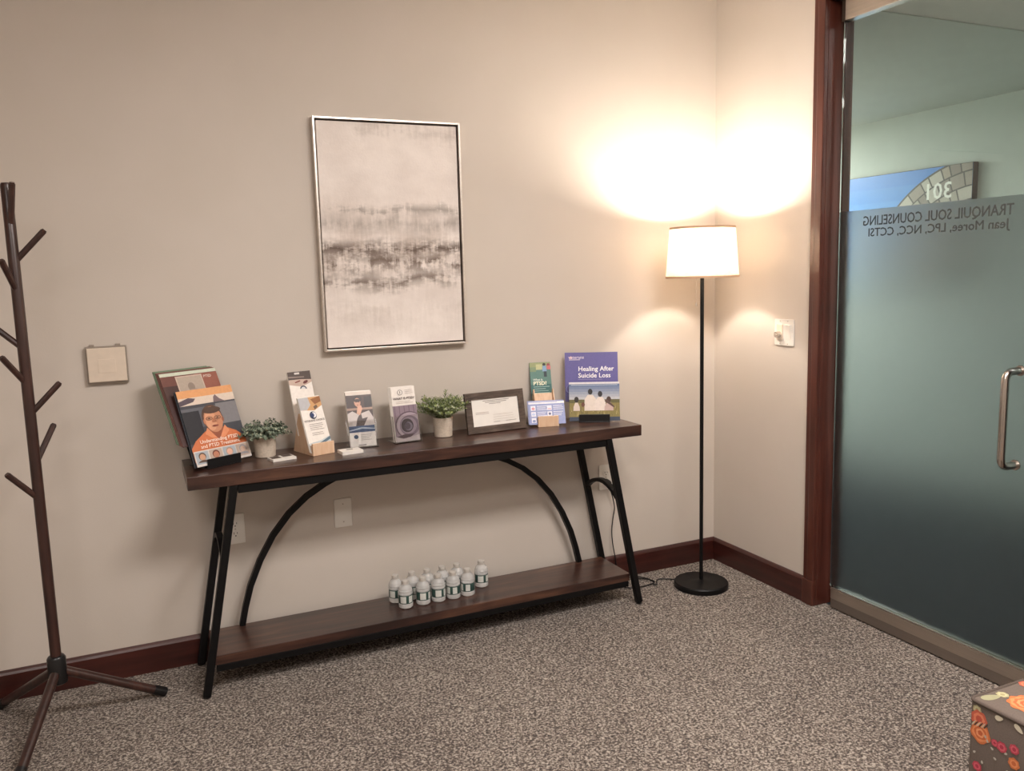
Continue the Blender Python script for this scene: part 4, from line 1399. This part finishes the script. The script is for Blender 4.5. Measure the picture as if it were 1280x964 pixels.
# --- cards lying on the table
def flat_stack(name, loc, th, w, d, t, top, label, cat, draw=None):
    o = empty(name, loc, (0, 0, th))
    tag(o, label, cat)
    n = 4
    q = MB()
    for k in range(n):
        j = 0.0006 * (k % 2)
        q.box((j, j, t * k / n), (w - j, d - j, t * (k + 0.9) / n))
    q.build('sheets', M['paper'], o)
    MB().box((0.0005, 0.0005, t - 0.0001), (w - 0.0005, d - 0.0005, t + 0.0004)).build('top_sheet', top, o)
    if draw:
        m2 = MB()
        for (a, b_, c_) in draw:
            m2.box((a[0] * w, a[1] * d, t + 0.0004), (b_[0] * w, b_[1] * d, t + 0.0005 + 0.0001 * c_))
        m2.build('top_print', ink(70, 56, 50), o)
    return o


flat_stack('business_card_stack', (-2.150, -0.243, TZ), 0.22, 0.089, 0.060, 0.0075, M['paper'], 'flat pack of dark printed cards in front of the small grey plant', 'cards', [((.05, .30), (.45, .95), 0), ((.55, .45), (.95, .95), 1)])
flat_stack('note_pad', (-1.902, -0.262, TZ), 0.10, 0.082, 0.062, 0.0110, M['paper'], 'small cream note pad lying before the acrylic brochure holder', 'note pad', [((.35, .55), (.65, .75), 0)])

# ------------------------------------------------------------------ water bottles on the shelf
def make_bottle():
    t = empty('water_bottle', (0, 0, 0))
    prof = [(0.0245, 0.0), (0.0285, 0.004), (0.0292, 0.018), (0.0280, 0.0195), (0.0280, 0.0555), (0.0292, 0.057), (0.0290, 0.062), (0.0278, 0.0645), (0.0290, 0.067), (0.0286, 0.072), (0.0268, 0.0745),
            (0.0268, 0.077), (0.0225, 0.086), (0.0135, 0.094), (0.0118, 0.097), (0.0118, 0.101)]
    MB().lathe(prof, 28).build('body', M['pet'], t, smooth=0.5)
    MB().lathe([(0.0283, 0.0205), (0.0285, 0.021), (0.0285, 0.054), (0.0283, 0.0545)], 28, caps=False).build('label', M['label_green'], t, smooth=0.7)
    q = MB()
    for a0, a1 in [(-2.6, -1.75), (-1.35, -0.7), (0.3, 1.3), (2.1, 2.9)]:
        vs, fs = [], []
        for k in range(7):
            a = a0 + (a1 - a0) * k / 6
            for z in (0.024, 0.051):
                vs.append((0.0288 * math.cos(a), 0.0288 * math.sin(a), z))
        for k in range(6):
            fs.append((2 * k, 2 * k + 2, 2 * k + 3, 2 * k + 1))
        q.add(vs, fs)
    q.build('label_panel', M['label_white'], t)
    MB().lathe([(0.0135, 0.0985), (0.0142, 0.0995), (0.0142, 0.110), (0.0130, 0.1115)], 24).build('cap', M['cap'], t, smooth=0.6)
    MB().lathe([(0.0146, 0.0955), (0.0146, 0.0975), (0.0122, 0.0978), (0.0122, 0.0955)], 24, caps=False).build('neck_ring', M['cap'], t)
    return t


front = [(-1.665, -0.188), (-1.591, -0.186), (-1.526, -0.186), (-1.461, -0.186), (-1.397, -0.184)]
back = [(-1.683, -0.112), (-1.612, -0.110), (-1.546, -0.109), (-1.480, -0.108), (-1.414, -0.107), (-1.310, -0.122)]
labs_f = ['leftmost water bottle of the front row on the lower shelf', 'second water bottle from the left in the front row on the shelf', 'middle water bottle of the front row on the lower shelf',
          'fourth water bottle from the left in the front row on the shelf', 'rightmost water bottle of the front row on the lower shelf']
labs_b = ['leftmost water bottle of the back row on the lower shelf', 'second water bottle from the left in the back row on the shelf', 'third water bottle from the left in the back row on the shelf',
          'fourth water bottle from the left in the back row on the shelf', 'fifth water bottle from the left in the back row on the shelf', 'water bottle standing apart at the right end of the group']
proto = None
rb = random.Random(12)
for (x, y), lab in zip(front + back, labs_f + labs_b):
    if proto is None:
        proto = make_bottle()
        o = proto
    else:
        o = proto.copy()
        COL.objects.link(o)
        for c in proto.children:
            c2 = c.copy()
            COL.objects.link(c2)
            c2.parent = o
    o.location = (x, y, SZ + 0.0004)
    o.rotation_euler = (0, 0, rb.uniform(-0.9, 0.9))
    tag(o, lab, 'bottle', 'small water bottles on the lower shelf')

# ------------------------------------------------------------------ floral ottoman
OX, OY, OZ = -0.868, -2.056, 0.448
ot = empty('floral_ottoman', (OX, OY, 0))
tag(ot, 'grey brown upholstered ottoman with orange and pink flowers by the door', 'ottoman')
ow, od = 0.52, 0.52
MB().box((0, -od, 0.055), (ow, 0, OZ)).build('upholstery', M['fabric'], ot, bevel=0.012, seg=3, smooth=0.8)
pr = 0.0045
ring = []
for cx_, cy_, a0 in [(ow - .014, -.014, 0), (.014, -.014, PI / 2), (.014, -od + .014, PI), (ow - .014, -od + .014, 1.5 * PI)]:
    for k in range(5):
        a = a0 + k / 4 * PI / 2
        ring.append((cx_ + .013 * math.cos(a), cy_ + .013 * math.sin(a), OZ - 0.004))
MB().sweep(ring, pr, closed=True).build('piping', M['piping'], ot, smooth=0.9)
for x in (0.05, ow - 0.05):
    for y in (-0.05, -od + 0.05):
        MB().lathe([(0.014, 0), (0.020, 0.054)], 14, (x, y, 0)).build('leg', M['rack_wood'], ot, smooth=0.6)


class Floral:
    """flower print lying on one face of the ottoman, one part per motif; to3(u,v,layer) maps print space to 3D"""

    def __init__(s, to3):
        s.k, s.to3 = 0, to3

    def motif(s, name, layers):
        me = bpy.data.meshes.new(name)
        vs, fs, mats = [], [], []
        for pts, c in layers:
            s.k += 1
            fs.append(tuple(range(len(vs), len(vs) + len(pts))))
            vs += [s.to3(p[0], p[1], 0.00006 * s.k) for p in pts]
            mats.append(ink(*c))
        me.from_pydata(vs, [], fs)
        for i, m in enumerate(mats):
            me.materials.append(m)
            me.polygons[i].material_index = i
        o = bpy.data.objects.new(name, me)
        COL.objects.link(o)
        o.parent = ot

    def bloom(s, u, v, r, cols, seed, lobes=7, squash=1.0):
        g = random.Random(seed)
        L = []
        for i, c in enumerate(cols):
            rr_ = r * (1 - i / (len(cols) + .3))
            ph_ = g.random() * 6
            pts = []
            for k in range(42):
                a = 2 * PI * k / 42
                q = rr_ * (0.94 + 0.06 * math.cos(lobes * a + ph_)) * g.uniform(.97, 1.03)
                pts.append((u + q * math.cos(a), v + q * squash * math.sin(a)))
            L.append((pts, c))
        s.motif('printed_flower', L)

    def leaf(s, u, v, l, w_, rot, c):
        pts = []
        for k in range(14):
            a = 2 * PI * k / 14
            x, y = l * math.cos(a), w_ * math.sin(a) * (1 - .3 * math.cos(a))
            pts.append((u + x * math.cos(rot) - y * math.sin(rot), v + x * math.sin(rot) + y * math.cos(rot)))
        s.motif('printed_leaf', [(pts, c)])


ORANGE = [(206, 116, 70), (226, 144, 96), (198, 104, 62), (230, 156, 112), (190, 96, 60)]
CORAL = [(196, 96, 74), (222, 132, 100), (190, 86, 68)]
PINK = [(186, 66, 84), (210, 100, 112), (170, 52, 74)]
CREAM = [(176, 168, 128), (196, 190, 152), (160, 150, 110)]
# left face (u = distance from the back corner, v = height)
fl = Floral(lambda u, v, k: (-0.0004 - k, -u, v))
fl.bloom(0.020, OZ - 0.022, 0.011, CREAM, 1)
fl.bloom(0.026, OZ - 0.042, 0.021, CORAL, 2)
fl.bloom(0.031, OZ - 0.074, 0.026, ORANGE, 3, 5)
for k in range(6):
    fl.leaf(0.014 + .006 * k, OZ - 0.056 + 0.001 * k, 0.009, 0.0016, 1.0, (70, 62, 54) if k % 2 else (206, 190, 166))
fl.leaf(0.074, OZ - 0.016, 0.010, 0.006, 0.3, (214, 206, 184))
fl.leaf(0.120, OZ - 0.018, 0.012, 0.006, -.6, (214, 206, 184))
fl.bloom(0.067, OZ - 0.079, 0.009, PINK, 5)
fl.bloom(0.084, OZ - 0.080, 0.013, PINK, 6)
fl.bloom(0.113, OZ - 0.070, 0.012, PINK, 7)
fl.bloom(0.114, OZ - 0.103, 0.014, ORANGE[:3], 8)
fl.bloom(0.028, OZ - 0.157, 0.012, PINK, 9)
for (u, v) in [(.02, .125), (.05, .083), (.062, .095), (.045, .075), (.095, .09), (.07, .115), (.04, .14), (.10, .13), (.15, .09), (.16, .14), (.12, .16)]:
    fl.leaf(u, OZ - v, 0.004, 0.0026, u * 40, (186, 180, 168))
gf = random.Random(21)
for k in range(16):
    u, v = gf.uniform(.23, .48), gf.uniform(.09, .40)
    fl.bloom(u, v, gf.uniform(.014, .032), gf.choice([ORANGE, CORAL, PINK, CREAM]), 50 + k)
for k in range(6):
    fl.bloom(gf.uniform(.04, .2), gf.uniform(.09, .18), gf.uniform(.014, .028), gf.choice([ORANGE, PINK]), 80 + k)
# top face
ft = Floral(lambda u, v, k: (u, -v, OZ + 0.0004 + k))
ft.leaf(0.040, 0.024, 0.026, 0.011, .2, (160, 156, 124))
ft.bloom(0.074, 0.028, 0.014, CREAM, 12)
ft.bloom(0.082, 0.082, 0.042, ORANGE + [(224, 150, 104)], 13, 9)
ft.bloom(0.165, 0.022, 0.016, CORAL, 14)
for k in range(14):
    ft.bloom(gf.uniform(.22, .48), gf.uniform(.04, .48), gf.uniform(.018, .05), gf.choice([ORANGE, CORAL, PINK, CREAM]), 100 + k)
for k in range(5):
    ft.bloom(gf.uniform(.04, .2), gf.uniform(.25, .48), gf.uniform(.018, .05), gf.choice([ORANGE, CORAL, PINK, CREAM]), 130 + k)
